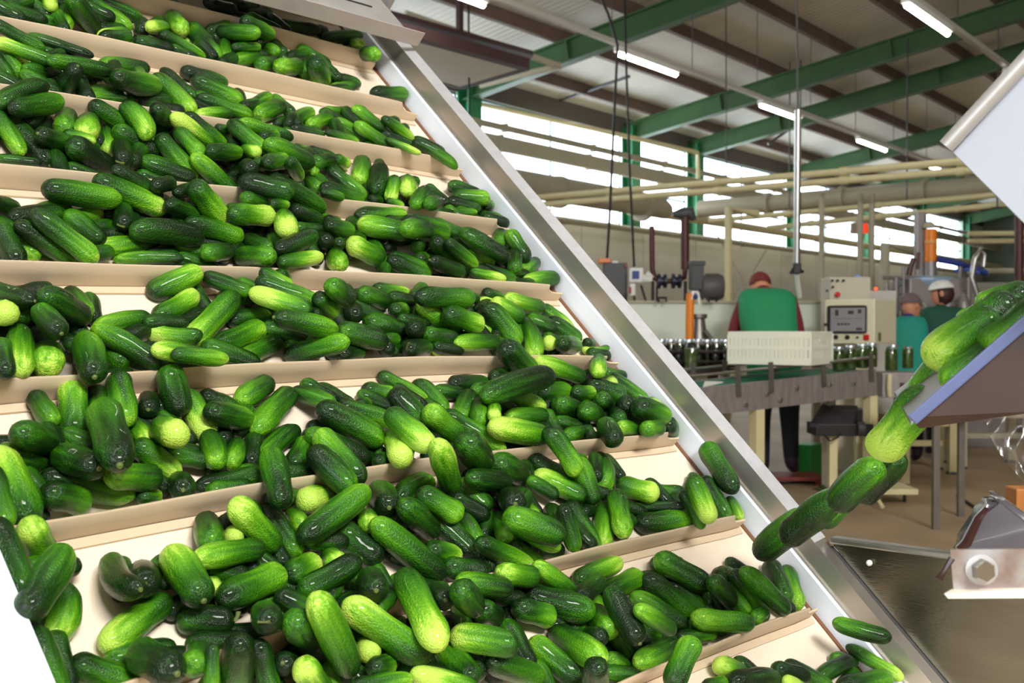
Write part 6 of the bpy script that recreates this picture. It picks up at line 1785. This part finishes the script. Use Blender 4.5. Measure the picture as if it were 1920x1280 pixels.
person('person in a maroon cap and green sleeveless vest bowed over the packing line, back turned', p1, RT, FH,
    dict(pelvis=(-.08, .0, .80), belly=(-.10, .04, .97), chest=(-.105, .15, 1.21), neckb=(-.10, .27, 1.335), neck=(-.095, .34, 1.36), head=(-.09, .42, 1.385), look=(-.02, .9, 1.06),
         shl=(-.265, .20, 1.245), ell=(-.335, .26, 1.0), wrl=(-.27, .48, .90), shr=(.08, .20, 1.265), elr=(.16, .22, 1.0), wrr=(.12, .40, .87),
         hipl=(-.15, 0, .73), knl=(-.17, .03, .44), anl=(-.17, -.02, .09), tol=(-.13, .13, .035), hipr=(.02, 0, .73), knr=(.04, .04, .44), anr=(.04, -.02, .09), tor=(.10, .12, .035)),
    dict(sleeve=MAR, trouser=NAVY, boot=BOOT, vest=GV), cap_cloth(mat('maroon cap', S(120, 40, 36), .75, 0, .4, 16)), 1.12)
p2 = Vector((*P(1704, 600, 10.4)[:2], 0))
person('person in a teal vest and grey cap with white visor, bending right near the monitor', p2, RT, FH,
    dict(pelvis=(-.02, 0, .82), belly=(-.02, .05, .99), chest=(.02, .14, 1.20), neckb=(.07, .20, 1.34), neck=(.09, .23, 1.39), head=(.12, .27, 1.47), look=(.6, .5, 1.30),
         shl=(-.15, .16, 1.26), ell=(-.22, .20, 1.02), wrl=(-.12, .42, .98), shr=(.18, .18, 1.26), elr=(.24, .28, 1.04), wrr=(.22, .48, 1.0),
         hipl=(-.11, 0, .75), knl=(-.12, .02, .44), anl=(-.12, -.02, .09), tol=(-.12, .14, .035), hipr=(.08, 0, .75), knr=(.08, .03, .44), anr=(.08, -.02, .09), tor=(.1, .14, .035)),
    dict(sleeve=VIOL, trouser=NAVY, boot=BOOT, vest=TEAL), cap_cloth(mat('grey mauve cap', S(112, 96, 98), .75, 0, .15, 9), WHITEE))
p3 = Vector((*P(1768, 600, 11.0)[:2], 0))
person('person in a white helmet and dark green jacket looking left, behind the teal vest', p3, RT, FH,
    dict(pelvis=(0, 0, .90), belly=(0, .02, 1.06), chest=(.0, .05, 1.27), neckb=(.01, .07, 1.44), neck=(.015, .07, 1.50), head=(.02, .08, 1.60), look=(-.5, .35, 1.52),
         shl=(-.19, .06, 1.36), ell=(-.25, .10, 1.08), wrl=(-.16, .32, 1.0), shr=(.21, .06, 1.36), elr=(.26, .12, 1.08), wrr=(.17, .34, 1.02),
         hipl=(-.10, 0, .82), knl=(-.10, .02, .47), anl=(-.10, -.02, .09), tol=(-.10, .14, .035), hipr=(.10, 0, .82), knr=(.10, .02, .47), anr=(.10, -.02, .09), tor=(.12, .14, .035)),
    dict(sleeve=DGV, trouser=NAVY, boot=BOOT, vest=DGV), cap_helmet)
